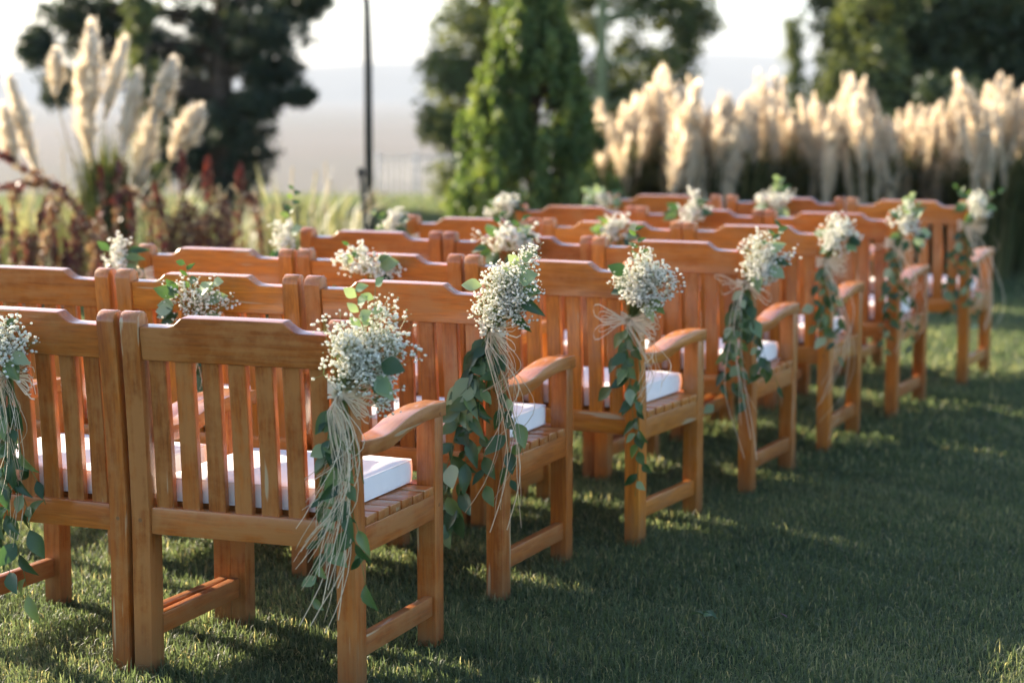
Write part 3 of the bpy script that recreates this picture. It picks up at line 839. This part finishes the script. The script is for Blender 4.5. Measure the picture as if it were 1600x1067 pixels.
for args, lab in [(('grass', 3.9, 7.6, 22000, 0.014, 0.042, 0.0016, 0.0036, 2, 1), 'short green lawn grass round the front chairs'),
                  (('grass', 7.6, 12.5, 5200, 0.02, 0.048, 0.0032, 0.006, 2, 2), 'short green lawn grass under the rear rows'),
                  (('grass', 12.5, 28.0, 900, 0.02, 0.06, 0.008, 0.016, 1, 3), 'sunlit lawn grass beyond the chairs')]:
    o = lawn(*args)
    tag(o, lab, 'grass', None, 'stuff')

# two things lying on the lawn
s = empty('fallen_sprig', (0.512, 5.36, 0.03), 0.4)
tag(s, 'small green leaf sprig dropped on the lawn', 'leaf')
rl = random.Random(3)
for i, (a, sz) in enumerate([(0.3, 0.05), (2.1, 0.042), (-1.2, 0.045)]):
    put_leaf(s, Vector((0, 0, 0.006 * i)), Vector((math.cos(a), math.sin(a), 0.3)), Vector((0.2, -0.5, 1)), sz, False, rl)
s = empty('fallen_leaf', (0.735, 5.35, 0.03), 0.2)
tag(s, 'tiny dark red leaf dropped on the lawn', 'leaf')
me = LEAVES[2].copy(); me.materials.clear(); me.materials.append(M['red_stem'])
o = link('leaf_blade', me, None, s); o.scale = (0.03, 0.03, 0.03); o.rotation_euler = (0.5, 0.2, 1.0)

# ------------------------------------------------------------------ pampas grass
def plume_mesh(seed, length, width, fibres, blunt=False):
    """feathery panicle: thin fibres leaving a curved axis; base at the origin, grows along +z"""
    g = np.random.default_rng(seed)
    bend = g.uniform(-0.10, 0.10)
    V, T = [], []
    for i in range(fibres):
        t = g.random() ** 0.85
        ax = np.array([bend * t * t * length, 0, t * length * 0.88])
        prof = min(1.0, 0.30 + 1.9 * t) * (1 - max(0, (t - 0.62) / 0.38) ** 1.6 * 0.86) * (0.9 + 0.1 * math.sin(t * 23 + seed))
        if blunt: prof = min(1.0, 0.32 + 1.6 * t) * (1 - max(0, (t - 0.55) / 0.45) ** 1.7 * 0.72) * (0.86 + 0.14 * math.sin(t * 17 + seed * 2))
        a = g.uniform(0, 2 * np.pi)
        out = np.array([math.cos(a), math.sin(a), 0])
        ln = length * g.uniform(0.05, 0.15)
        rad = width * 0.5 * prof * g.uniform(0.35, 1.15)
        if blunt:
            rad *= g.uniform(0.55, 1.45); ln *= g.uniform(0.3, 1.5)
        tip = ax + out * rad + np.array([0.10 * width if blunt else 0, 0, ln])
        mid = ax + out * rad * 0.62 + np.array([0, 0, ln * 0.42])
        sd_ = np.array([-math.sin(a), math.cos(a), 0]) * g.uniform(0.004, 0.009) * (width / 0.12)
        V.append([ax - sd_ * 0.4, ax + sd_ * 0.4, mid + sd_, mid - sd_, tip])
        T.append([g.uniform(0.1, 0.9)] * 5)
    V = np.array(V); n = len(V)
    b = (np.arange(n) * 5)[:, None]
    Fc = np.concatenate([b + np.array([[0, 1, 2]]), b + np.array([[0, 2, 3]]), b + np.array([[3, 2, 4]])])
    return mesh_np('plume', V.reshape(-1, 3), Fc, np.array(T).ravel())
PLUME = [plume_mesh(i, 1.0, w, 620) for i, w in enumerate([0.22, 0.26, 0.19, 0.28, 0.23])]
for p in PLUME: p.materials.append(M['plume'])
PLUME_W = [plume_mesh(20 + i, 1.0, w, 1500, True) for i, w in enumerate([0.23, 0.20, 0.25])]
for p in PLUME_W: p.materials.append(M['plume_white'])
STEM = MB(); STEM.tube([(0, 0, 0), (0, 0, 0.5), (0, 0, 1)], 1.0, 5, 0.7); STEM = STEM.mesh('plume_stem', True); STEM.materials.append(M['dry_stem'])

def aim(o, p, q, s):
    d = (Vector(q) - Vector(p))
    o.location = p
    o.rotation_mode = 'QUATERNION'
    o.rotation_quaternion = d.to_track_quat('Z', 'Y')
    o.scale = s

def blades(n, r, h, seed, w=0.012, spread=0.5, up=0.55):
    g = np.random.default_rng(seed)
    V, T = [], []
    for i in range(n):
        a = g.uniform(0, 2 * np.pi)
        p0 = np.array([math.cos(a), math.sin(a), 0]) * r * 0.4 * g.random()
        hh = h * g.uniform(0.5, 1.0)
        out = np.array([math.cos(a), math.sin(a), 0]) * hh * spread * g.uniform(0.3, 1.2)
        p1 = p0 + out * 0.35 + np.array([0, 0, hh * 0.75]); p2 = p0 + out + np.array([0, 0, hh * (up + 0.45 * g.random())])
        sd_ = np.array([-math.sin(a), math.cos(a), 0]) * w * 0.5
        V.append([p0 - sd_, p0 + sd_, p1 + sd_, p1 - sd_, p2]); T.append([g.random()] * 5)
    V = np.array(V); b = (np.arange(n) * 5)[:, None]
    Fc = np.concatenate([b + np.array([[0, 1, 2]]), b + np.array([[0, 2, 3]]), b + np.array([[3, 2, 4]])])
    return V.reshape(-1, 3), Fc, np.array(T).ravel()

TUFT = mesh_np('leaf_tuft', *blades(800, 0.5, 1.0, 4, 0.018)); TUFT.materials.append(M['pampas_blade'])
TUFT2 = mesh_np('leaf_tuft', *blades(800, 0.5, 1.0, 5, 0.018)); TUFT2.materials.append(M['pampas_blade'])

rp = random.Random(11)
PROFILE = [(940, 175), (965, 150), (1000, 140), (1022, 82), (1060, 120), (1090, 112), (1130, 145), (1165, 150), (1200, 95), (1215, 100), (1240, 150), (1265, 140), (1300, 150), (1330, 105), (1360, 128), (1395, 160), (1418, 158), (1450, 165), (1475, 150), (1500, 112), (1530, 130), (1560, 118), (1595, 115), (1640, 125), (1700, 130), (1760, 140)]
def top_y(px):
    for (x0, y0), (x1, y1) in zip(PROFILE, PROFILE[1:]):
        if x0 <= px <= x1: return y0 + (y1 - y0) * (px - x0) / (x1 - x0)
    return 140
clump_px = [968, 1030, 1095, 1160, 1220, 1290, 1352, 1415, 1480, 1540, 1605, 1680]
CLUMP_NOTE = ['beside the cone-shaped conifer', 'with the tallest plume, second from the cone-shaped conifer', 'third along from the cone-shaped conifer', 'fourth along from the cone-shaped conifer', 'fifth along from the cone-shaped conifer', 'sixth along from the cone-shaped conifer',
              'seventh along from the cone-shaped conifer', 'eighth along from the cone-shaped conifer', 'ninth along from the cone-shaped conifer', 'tenth along from the cone-shaped conifer', 'eleventh along from the cone-shaped conifer', 'last one along from the cone-shaped conifer']
for ci, cpx in enumerate(clump_px):
    Y = 16.0 + 0.5 * math.sin(ci * 1.9)
    base = at(cpx, 300, Y); base.z = 0
    root = empty('pampas_grass', base)
    tag(root, f"beige pampas grass clump in the long row, {CLUMP_NOTE[ci]}", 'pampas grass', 'row of beige pampas grass')
    t = link('leaf_tuft', TUFT if ci % 2 else TUFT2, None, root); t.scale = (1.0, 1.0, 1.2); t.rotation_euler = (0, 0, ci * 1.1)
    for k in range(28):
        px = cpx + rp.uniform(-46, 46)
        yy = Y + rp.uniform(-0.45, 0.45)
        rank = rp.random()
        py = top_y(px) + (rp.uniform(-6, 22) if k < 6 else 14 + 98 * rank)
        tip = at(px, py, yy) - base
        L_ = rp.uniform(0.58, 0.95) if k < 6 else rp.uniform(0.48, 0.76)
        lean = Vector((rp.uniform(-0.22, 0.22) + (tip.x) * 0.25, rp.uniform(-0.08, 0.08), 1)).normalized()
        foot = tip - lean * L_
        p = link('plume', rp.choice(PLUME), None, root)
        aim(p, foot, tip, (L_ * rp.uniform(0.85, 1.25), L_ * rp.uniform(0.85, 1.25), L_))
        s = link('plume_stem', STEM, None, root)
        aim(s, Vector((rp.uniform(-0.08, 0.08), rp.uniform(-0.08, 0.08), 0)), foot, (0.006, 0.006, max(0.05, (foot - Vector((0, 0, 0))).length)))

Yl = 12.6
base = at(170, 400, Yl); base.z = 0
root = empty('pampas_grass', base)
tag(root, 'tall white pampas grass with ten fluffy plumes behind the red plants', 'pampas grass')
t = link('leaf_tuft', TUFT2, None, root); t.scale = (0.55, 0.55, 1.35)
LP = [((16, 118), (58, 275), 1.0), ((2, 165), (26, 262), 1.0), ((88, 76), (86, 150), 1.0), ((143, 38), (140, 205), 1.05), ((124, 100), (142, 256), 1.05), ((193, 58), (163, 190), 1.0), ((216, 113), (190, 245), 1.0), ((272, 93), (236, 200), 1.15), ((238, 178), (213, 295), 1.15), ((314, 165), (268, 252), 1.25)]
rl = random.Random(8)
for (tx, ty), (bx_, by_), wk in LP:
    yy = Yl + rl.uniform(-0.25, 0.25)
    tip, foot = at(tx, ty, yy) - base, at(bx_, by_, yy) - base
    L_ = (tip - foot).length
    p = link('plume', rl.choice(PLUME_W), None, root)
    wsc = max(0.72, min(0.95, L_ * 1.3)) * wk
    aim(p, foot, tip, (wsc, wsc, L_ * 1.03))
    st = MB(); b0 = Vector((rl.uniform(-0.1, 0.1), rl.uniform(-0.1, 0.1), 0))
    st.tube([b0, b0.lerp(foot, 0.5) + Vector((0, 0, 0.12)), foot], 0.007, 5, 0.004)
    link('plume_stem', st.mesh('plume_stem', True), M['dry_stem'], root)
# ------------------------------------------------------------------ red and yellow border plants
def cloud_leaves(centres, radii, per, size, seed, tint_fn=None, flat=0.0, up=0.0):
    """small rhombic leaves gathered in clumps; returns V, F, tint"""
    g = np.random.default_rng(seed)
    C = np.repeat(np.asarray(centres, float), per, axis=0)
    Rr = np.repeat(np.asarray(radii, float).reshape(len(centres), -1), per, axis=0)
    n = len(C)
    d = g.normal(size=(n, 3)); d /= np.linalg.norm(d, axis=1)[:, None]
    P = C + d * Rr * (g.random(n) ** 0.45)[:, None]
    a = g.normal(size=(n, 3)); a[:, 2] = a[:, 2] * (1 - flat) + up; a /= np.linalg.norm(a, axis=1)[:, None]
    b = np.cross(a, g.normal(size=(n, 3))); b /= np.linalg.norm(b, axis=1)[:, None]
    s = size * g.uniform(0.6, 1.3, n)[:, None]
    V = np.stack([P - a * s, P + b * s * 0.45, P + a * s, P - b * s * 0.45], 1)
    base = np.repeat(g.random(len(centres)), per)
    T = np.clip(base * 0.6 + g.random(n) * 0.5, 0, 1)
    Fc = (np.arange(n) * 4)[:, None] + np.array([[0, 1, 2, 3]])
    return V.reshape(-1, 3), Fc, np.repeat(T, 4)

def red_plant(name, label, Y, stems, seed, basepx):
    """stems: list of pixel polylines, each with a foliage radius and a tassel flag"""
    rnd = random.Random(seed)
    base = at(basepx, 400, Y); base.z = 0
    root = empty(name, base)
    tag(root, label, 'plant', 'burgundy plants in the flower border')
    for si, (poly, fr, tassel, dens) in enumerate(stems):
        yy = Y + rnd.uniform(-0.2, 0.2)
        pts = [Vector((rnd.uniform(-0.08, 0.08) + (at(poly[0][0], poly[0][1], yy) - base).x * 0.7, rnd.uniform(-0.08, 0.08), 0))] + [at(x, y, yy) - base for x, y in poly]
        sm = []
        for i in range(len(pts) - 1):
            for k in range(5):
                t = k / 5
                p0, p1, p2, p3 = pts[max(0, i - 1)], pts[i], pts[i + 1], pts[min(len(pts) - 1, i + 2)]
                sm.append(0.5 * ((2 * p1) + (p2 - p0) * t + (2 * p0 - 5 * p1 + 4 * p2 - p3) * t * t + (3 * p1 - p0 - 3 * p2 + p3) * t ** 3))
        sm.append(pts[-1])
        mb = MB(); mb.tube(sm, 0.010, 5, 0.004)
        link('stem', mb.mesh('stem', True), M['red_stem'], root)
        cs = [tuple(p) for p in sm[3:]]
        V, Fc, T = cloud_leaves(cs, [(fr, fr, fr)] * len(cs), dens, 0.020, seed * 31 + si)
        link('foliage', mesh_np('foliage', V, Fc, T), M['burgundy'], root)
        if tassel:
            e, d = sm[-1], (sm[-1] - sm[-4]).normalized()
            cs = [tuple(e + d * 0.022 * k) for k in range(-2, 5)]
            V, Fc, T = cloud_leaves(cs, [(0.022 * tassel * (1 - 0.12 * abs(k - 2)),) * 3 for k in range(7)], 22, 0.016, seed * 77 + si)
            link('tassel', mesh_np('tassel', V, Fc, T), M['red_tassel'], root)
    return root
red_plant('burgundy_plant', 'arching burgundy plant stem with red tips, bent over the lawn', 11.6, [
    ([(165, 420), (140, 360), (105, 305), (60, 276), (8, 245)], 0.035, 1.0, 16), ([(158, 420), (120, 335), (82, 292), (50, 286), (12, 292)], 0.030, 0.8, 12)], 1, 165)
red_plant('burgundy_plant', 'upright burgundy plant with brown spikes under the arching stem', 11.2, [
    ([(22, 420), (22, 340), (24, 295)], 0.045, 0, 20), ([(70, 420), (80, 350), (86, 310)], 0.05, 0, 22), ([(64, 420), (64, 350), (66, 335)], 0.03, 1.0, 14), ([(84, 430), (84, 395), (84, 385)], 0.03, 1.1, 14),
    ([(104, 430), (106, 410), (105, 400)], 0.04, 1.1, 14), ([(0, 420), (0, 365), (0, 352)], 0.03, 1.0, 12), ([(45, 430), (48, 395), (44, 370)], 0.05, 0, 24), ([(120, 430), (122, 390), (118, 350)], 0.05, 0, 24)], 2, 60)
red_plant('burgundy_plant', 'burgundy plant with red tassels below the white plumes', 12.0, [
    ([(180, 420), (183, 330), (186, 255)], 0.035, 0, 14), ([(235, 420), (232, 330), (205, 300), (188, 305)], 0.03, 0.8, 12), ([(205, 430), (207, 370), (206, 330)], 0.03, 1.0, 12), ([(255, 420), (250, 340), (246, 312)], 0.05, 0.9, 22),
    ([(150, 430), (150, 380), (152, 350)], 0.05, 0, 20), ([(165, 430), (160, 350), (158, 285)], 0.03, 0.8, 10)], 3, 205)
red_plant('burgundy_plant', 'bushy burgundy plant with bright red tassels before the dark tree', 12.2, [
    ([(285, 420), (284, 330), (283, 262)], 0.04, 1.3, 16), ([(325, 420), (325, 330), (325, 272)], 0.04, 1.5, 16), ([(376, 420), (375, 330), (375, 282)], 0.03, 1.4, 8), ([(300, 430), (300, 370), (292, 330)], 0.08, 0, 40),
    ([(340, 430), (342, 370), (345, 320)], 0.08, 0, 44), ([(320, 430), (315, 385), (312, 350)], 0.09, 0, 50), ([(360, 430), (358, 380), (356, 340)], 0.07, 0, 36), ([(270, 430), (268, 380), (270, 345)], 0.07, 0, 36), ([(405, 430), (408, 370), (398, 320), (385, 305)], 0.03, 0, 14)], 4, 330)

for (px, Y, h, n, sd_, lab) in [(455, 12.8, 0.88, 170, 1, 'pale yellow-green tall grass clump beside the red tassels'), (520, 14.5, 0.80, 130, 2, 'pale yellow-green tall grass clump beside the thin pole'), (30, 13.6, 0.86, 150, 3, 'pale yellow-green tall grass clump behind the arching burgundy stem'), (125, 13.9, 0.95, 150, 4, 'pale yellow-green tall grass clump under the widest white plume'), (255, 13.4, 0.82, 150, 5, 'pale yellow-green tall grass clump under the plume leaning towards the cedar'), (355, 13.6, 0.74, 150, 6, 'pale yellow-green tall grass clump behind the bushy burgundy plant')]:
    b0 = at(px, 400, Y); b0.z = 0
    root = empty('tall_grass_plant', b0)
    tag(root, lab, 'grass plant', 'tall pale grass in the border')
    link('grass_blades', mesh_np('grass_blades', *blades(n, 0.5, h, 60 + sd_, 0.014, 0.42, 0.7)), M['tall_grass'], root)
    mb = MB()
    rl = random.Random(sd_)
    for k in range(7):
        x = rl.uniform(-0.2, 0.2)
        mb.tube([(x, 0, 0), (x * 1.3, 0, h * 0.7), (x * 2 + rl.uniform(-0.05, 0.1), rl.uniform(-0.1, 0.1), h * rl.uniform(0.8, 1.15))], 0.003, 4, 0.006)
    link('seed_stalks', mb.mesh('seed_stalks', True), M['dry_stem'], root)

# ------------------------------------------------------------------ trees
def grow_tree(name, label, base, trunk_h, trunk_r, lobes, per_lobe, leaves, size, mat, bark, seed, lean=(0, 0), up=0.0, clump=0.2):
    """lobes: ellipsoids (cx,cy,cz,rx,ry,rz) relative to the base; clumps of leaves fill them and limbs reach them"""
    g = np.random.default_rng(seed)
    root = empty(name, base)
    tag(root, label, 'tree')
    mb = MB()
    tp = [Vector((lean[0] * t * trunk_h + 0.05 * math.sin(3 * t), lean[1] * t * trunk_h, trunk_h * t)) for t in np.linspace(0, 1, 8)]
    mb.tube(tp, trunk_r, 9, trunk_r * 0.25)
    cs, rs = [], []
    for (cx, cyy, cz, rx, ry, rz) in lobes:
        t = min(0.95, max(0.12, (cz - 0.25 * rz) / trunk_h)); f = t * 7; i = int(f)
        p0 = tp[i].lerp(tp[min(7, i + 1)], f - i)
        e = Vector((cx, cyy, cz))
        mb.tube([p0, p0.lerp(e, 0.5) + Vector((0, 0, 0.08)), e], trunk_r * 0.35, 6, trunk_r * 0.10)
        for k in range(per_lobe):
            d = g.normal(size=3); d /= np.linalg.norm(d)
            q = np.array([cx, cyy, cz]) + d * np.array([rx, ry, rz]) * g.random() ** 0.4
            if q[2] < 0.08: q[2] = 0.08 + 0.1 * g.random()
            cs.append(q); r = clump * g.uniform(0.5, 1.2); rs.append((r, r, r * g.uniform(0.6, 1.3)))
            if k % 5 == 0: mb.tube([e, e.lerp(Vector(q), 0.6) + Vector((0, 0, 0.03)), Vector(q)], trunk_r * 0.09, 4, trunk_r * 0.03)
    link('trunk', mb.mesh('trunk', True), bark, root)
    V, Fc, T = cloud_leaves(cs, rs, leaves, size, seed + 5, None, 0.0, up)
    link('crown', mesh_np('crown', V, Fc, T), mat, root)
    return root

def P(px, py, Y, base):
    v = at(px, py, Y) - Vector(base)
    return (v.x, v.y, v.z)
# dark cedar on the left: ragged limbs with sky between
b = at(345, 300, 25); b.z = 0
lob = []
for (px, py, rx, rz) in [(60, 75, 0.14, 0.22), (95, 130, 0.16, 0.16), (120, 20, 0.40, 0.22), (185, 30, 0.35, 0.25), (230, 90, 0.40, 0.38), (310, 50, 0.55, 0.40), (330, 130, 0.45, 0.35), (400, 40, 0.40, 0.28), (455, 15, 0.28, 0.16),
                         (430, 110, 0.28, 0.18), (470, 150, 0.16, 0.05), (405, 160, 0.22, 0.14), (270, 150, 0.40, 0.30), (300, 215, 0.40, 0.25), (380, 235, 0.35, 0.30), (360, 285, 0.42, 0.22), (250, 240, 0.35, 0.30), (90, 145, 0.12, 0.1), (370, 190, 0.4, 0.3), (320, 260, 0.4, 0.25), (420, 60, 0.4, 0.3), (360, 90, 0.5, 0.35), (150, 70, 0.3, 0.25), (340, -60, 0.9, 0.5), (200, -60, 0.8, 0.4), (450, -70, 0.6, 0.4), (330, -150, 0.7, 0.5), (480, 0, 0.25, 0.12)]:
    x, y, z = P(px, py, 25 + random.Random(px).uniform(-0.7, 0.7), b)
    lob.append((x, y, z, rx * 1.22, 0.55, rz * 1.18))
grow_tree('cedar_tree', 'large dark ragged cedar silhouetted behind the white pampas plumes', b, 4.6, 0.17, lob, 62, 36, 0.042, M['dark_needles'], M['bark'], 21, (0.0, 0.0), 0.0, 0.12)
# slim cypress before it
b = at(226, 300, 22); b.z = 0
grow_tree('cypress_tree', 'slim dark green cypress standing in front of the ragged cedar', b, 3.2, 0.06, [(0, 0, 0.35 + 0.33 * k, 0.19 - 0.008 * k, 0.19 - 0.008 * k, 0.28) for k in range(10)], 16, 60, 0.032, M['pine'], M['bark'], 22, (0, 0), 0.7, 0.10)

# cone-shaped conifer in the middle: upright sprays
def conifer(name, label, base, h, r0, seed):
    g = np.random.default_rng(seed)
    root = empty(name, base)
    tag(root, label, 'tree')
    mb = MB(); mb.tube([(0, 0, 0), (0.02, 0, h * 0.5), (0, 0, h)], 0.06, 8, 0.01)
    cs, rs = [], []
    for k in range(620):
        t = g.random() ** 1.25
        a = g.uniform(0, 2 * np.pi)
        rad = r0 * (1 - t) ** 0.92 * (1 + 0.10 * math.sin(3 * a + 9 * t)) * g.uniform(0.55, 1.0) + 0.02
        z = 0.12 + t * (h - 0.15)
        q = np.array([math.cos(a) * rad, math.sin(a) * rad, z])
        cs.append(q); s = g.uniform(0.05, 0.095); rs.append((s * 0.75, s * 0.75, s * 2.1))
        if k % 4 == 0: mb.tube([(0, 0, max(0.05, z - 0.25)), tuple(q)], 0.012, 4, 0.004)
    link('trunk', mb.mesh('trunk', True), M['bark'], root)
    V, Fc, T = cloud_leaves(cs, rs, 95, 0.030, seed + 3, None, 0.2, 1.3)
    link('crown', mesh_np('crown', V, Fc, T), M['thuja'], root)
    return root
b = at(832, 300, 15.0); b.z = 0
conifer('conifer_tree', 'cone-shaped bright green conifer standing behind the middle of the rows', b, 2.62, 0.77, 31)

b = at(752, 300, 24); b.z = 0
lob = []
for (px, py, rx, rz) in [(770, -10, 0.5, 0.4), (735, 40, 0.42, 0.35), (700, 110, 0.32, 0.30), (740, 140, 0.42, 0.35), (690, 190, 0.26, 0.28), (735, 225, 0.42, 0.35), (715, 285, 0.32, 0.25), (780, 260, 0.4, 0.35), (790, 80, 0.5, 0.4), (820, -80, 0.8, 0.5), (760, -120, 0.6, 0.5)]:
    x, y, z = P(px, py, 24, b); lob.append((x, y, z, rx, 0.55, rz))
grow_tree('olive_green_tree', 'olive-green round tree half hidden behind the cone-shaped conifer', b, 3.4, 0.12, lob, 30, 60, 0.040, M['pine'], M['bark'], 41, (0, 0), 0.1, 0.20)

b = at(932, 300, 23); b.z = 0
lob = []
for (px, py, rx, rz) in [(900, 30, 0.4, 0.5), (960, -10, 0.5, 0.4), (1020, 20, 0.5, 0.4), (1080, 30, 0.33, 0.25), (1000, 100, 0.5, 0.4), (1060, 95, 0.32, 0.28), (960, 150, 0.45, 0.35), (900, 140, 0.4, 0.5), (1030, 160, 0.36, 0.26), (930, 230, 0.5, 0.35), (1000, 220, 0.45, 0.3), (1060, 210, 0.3, 0.22), (980, -110, 0.8, 0.5), (1060, -70, 0.5, 0.35), (900, -100, 0.6, 0.5)]:
    x, y, z = P(px, py, 23.4 + random.Random(px + py).uniform(0, 0.8), b); lob.append((x, y, z, rx, 0.45, rz))
grow_tree('pine_tree', 'dark pine with a pale lichened trunk behind the first pampas clumps', b, 3.6, 0.10, lob, 24, 60, 0.042, M['pine'], M['bark_green'], 42, (0.0, 0.0), 0.1, 0.20)

b = at(1480, 300, 22.5); b.z = 0
lob = []
for (px, py, rx, rz) in [(1320, 20, 0.35, 0.45), (1345, 90, 0.40, 0.40), (1310, 150, 0.25, 0.28), (1400, 30, 0.5, 0.5), (1420, 120, 0.5, 0.4), (1490, 40, 0.6, 0.5), (1500, 130, 0.5, 0.35), (1580, 40, 0.6, 0.5), (1590, 130, 0.5, 0.4), (1660, 60, 0.7, 0.6), (1380, -80, 0.7, 0.5), (1500, -100, 0.9, 0.6), (1640, -80, 0.9, 0.6), (1440, 200, 0.5, 0.3), (1540, 200, 0.5, 0.3), (1640, 190, 0.6, 0.4)]:
    x, y, z = P(px, py, 22.5 + random.Random(px + py).uniform(-0.3, 0.9), b); lob.append((x, y, z, rx, 0.55, rz))
grow_tree('broad_tree', 'broad dark green tree towering behind the far end of the pampas', b, 3.6, 0.16, lob + [(l[0] + 0.3, l[1] + 0.2, l[2] + 0.12, l[3], l[4], l[5]) for l in lob], 46, 64, 0.046, M['broad'], M['bark'], 43, (0, 0), 0.0, 0.22)
b = at(1350, 300, 20.5); b.z = 0
lob = []
for (px, py, rx, rz) in [(1345, 30, 0.35, 0.4), (1375, 90, 0.38, 0.35), (1330, 130, 0.28, 0.3), (1390, -20, 0.4, 0.4), (1360, -90, 0.5, 0.4), (1310, 175, 0.22, 0.2), (1370, 190, 0.35, 0.3)]:
    x, y, z = P(px, py, 20.5, b); lob.append((x, y, z, rx, 0.4, rz))
grow_tree('olive_green_tree', 'sunlit olive-green tree in front of the broad dark tree', b, 2.9, 0.10, lob, 22, 50, 0.042, M['pine'], M['bark'], 44, (0, 0), 0.1, 0.19)
b = at(1236, 300, 42); b.z = ground_z(42)
grow_tree('cypress_tree', 'small far cypress showing above the pampas plumes', b, 4.2, 0.08, [(0, 0, 0.5 + 0.42 * k, 0.36 - 0.02 * k, 0.36 - 0.02 * k, 0.4) for k in range(10)], 14, 50, 0.05, M['pine'], M['bark'], 45, (0, 0), 0.7, 0.16)

# clipped dark hedge behind the pampas
b = at(1290, 300, 18.6); b.z = 0
root = empty('hedge', b)
tag(root, 'dark evergreen hedge running behind the row of pampas grass', 'hedge')
g = np.random.default_rng(51)
cs, rs = [], []
for k in range(760):
    x = g.uniform(-1.95, 3.4)
    hgt = 0.80 + 0.20 * math.sin(x * 2.1) + (0.45 if x > 0.9 else 0)
    cs.append((x, g.uniform(-0.35, 0.35), 0.08 + hgt * g.random() ** 0.8)); r = g.uniform(0.10, 0.20); rs.append((r, r, r))
mb = MB()
for k in range(16):
    x = -1.9 + 0.34 * k; mb.tube([(x, 0, 0), (x + 0.05, 0.02, 0.4), (x + 0.1, 0, 0.8)], 0.02, 5, 0.008)
link('branches', mb.mesh('branches', True), M['bark'], root)
V, Fc, T = cloud_leaves(cs, rs, 50, 0.036, 52)
link('foliage', mesh_np('foliage', V, Fc, T), M['hedge'], root)

# ------------------------------------------------------------------ pole, stake and wire fence at the edge of the lawn
b = at(577, 330, 16.0); b.z = 0
root = empty('metal_pole', b)
tag(root, 'tall thin dark metal pole standing alone at the lawn edge', 'pole')
mb = MB(); mb.tube([(0, 0, 0), (0, 0, 1.6), (-0.005, 0, 2.05), (-0.03, 0, 2.35), (-0.10, 0, 2.75)], 0.036, 10, 0.020)
link('shaft', mb.mesh('shaft', True), M['iron'], root)
mb = MB(); mb.tube([(0, 0, 0), (0, 0, 0.03), (0, 0, 0.031), (0, 0, 0.62)], 0.062, 12, 0.046)
link('base_sleeve', mb.mesh('base_sleeve', True), M['iron'], root)
mb = MB(); mb.tube([(-0.10, 0, 2.75), (-0.2, 0, 2.80), (-0.36, 0, 2.77)], 0.05, 8, 0.02)
link('lamp_head', mb.mesh('lamp_head', True), M['iron'], root)

b = at(571, 345, 13.6); b.z = 0
root = empty('garden_stake', b)
tag(root, 'short dark leaning stake in front of the thin metal pole', 'stake')
mb = MB(); mb.tube([(0.02, 0, 0), (0.0, 0, 0.45), (-0.028, 0, 0.87)], 0.016, 7, 0.016)
link('shaft', mb.mesh('shaft', True), M['iron'], root)
mb = MB(); mb.tube([(-0.028, 0, 0.86), (-0.028, 0, 0.90), (-0.03, 0, 0.915)], 0.028, 8, 0.018)
link('cap', mb.mesh('cap', True), M['iron'], root)

Yf = 29.5
p0, p1 = at(590, 300, Yf), at(770, 300, Yf)
zb = ground_z(Yf)
root = empty('wire_fence', (p0.x, Yf, zb))
tag(root, 'pale grey wire fence at the edge of the lawn beside the conifer', 'fence')
Lf = p1.x - p0.x
for k in range(4):
    mb = MB(); x = Lf * k / 3
    mb.tube([(x, 0, 0), (x, 0, 0.6), (x, 0, 1.12)], 0.024, 6)
    link('post', mb.mesh('post', True), M['galvanised'], root)
for k in range(21):
    if k % 7 == 0: continue
    mb = MB(); x = Lf * k / 21 + 0.001
    mb.tube([(x, 0, 0.06), (x, 0, 1.04)], 0.008, 4)
    link('bar', mb.mesh('bar', True), M['galvanised'], root)
for z in (0.06, 1.04):
    mb = MB(); mb.tube([(0, 0.012, z), (Lf, 0.012, z)], 0.012, 5)
    link('rail', mb.mesh('rail', True), M['galvanised'], root)

# ------------------------------------------------------------------ haze over the plain
m, t, N, L = new_mat('thin_haze')
out = N.new('ShaderNodeOutputMaterial')
vol = N.new('ShaderNodeVolumePrincipled')
vol.inputs['Color'].default_value = (0.57, 0.61, 0.645, 1)
vol.inputs['Density'].default_value = 0.0002
vol.inputs['Anisotropy'].default_value = -0.2
L.new(vol.outputs[0], out.inputs['Volume'])
mb = MB(); mb.add(*box(-6000, 6000, -300, 9000, -42.5, 200.0))
hz = link('haze', mb.mesh('haze'), m)
hz['kind'] = 'stuff'
hz['label'] = 'pale haze hanging over the far plain'
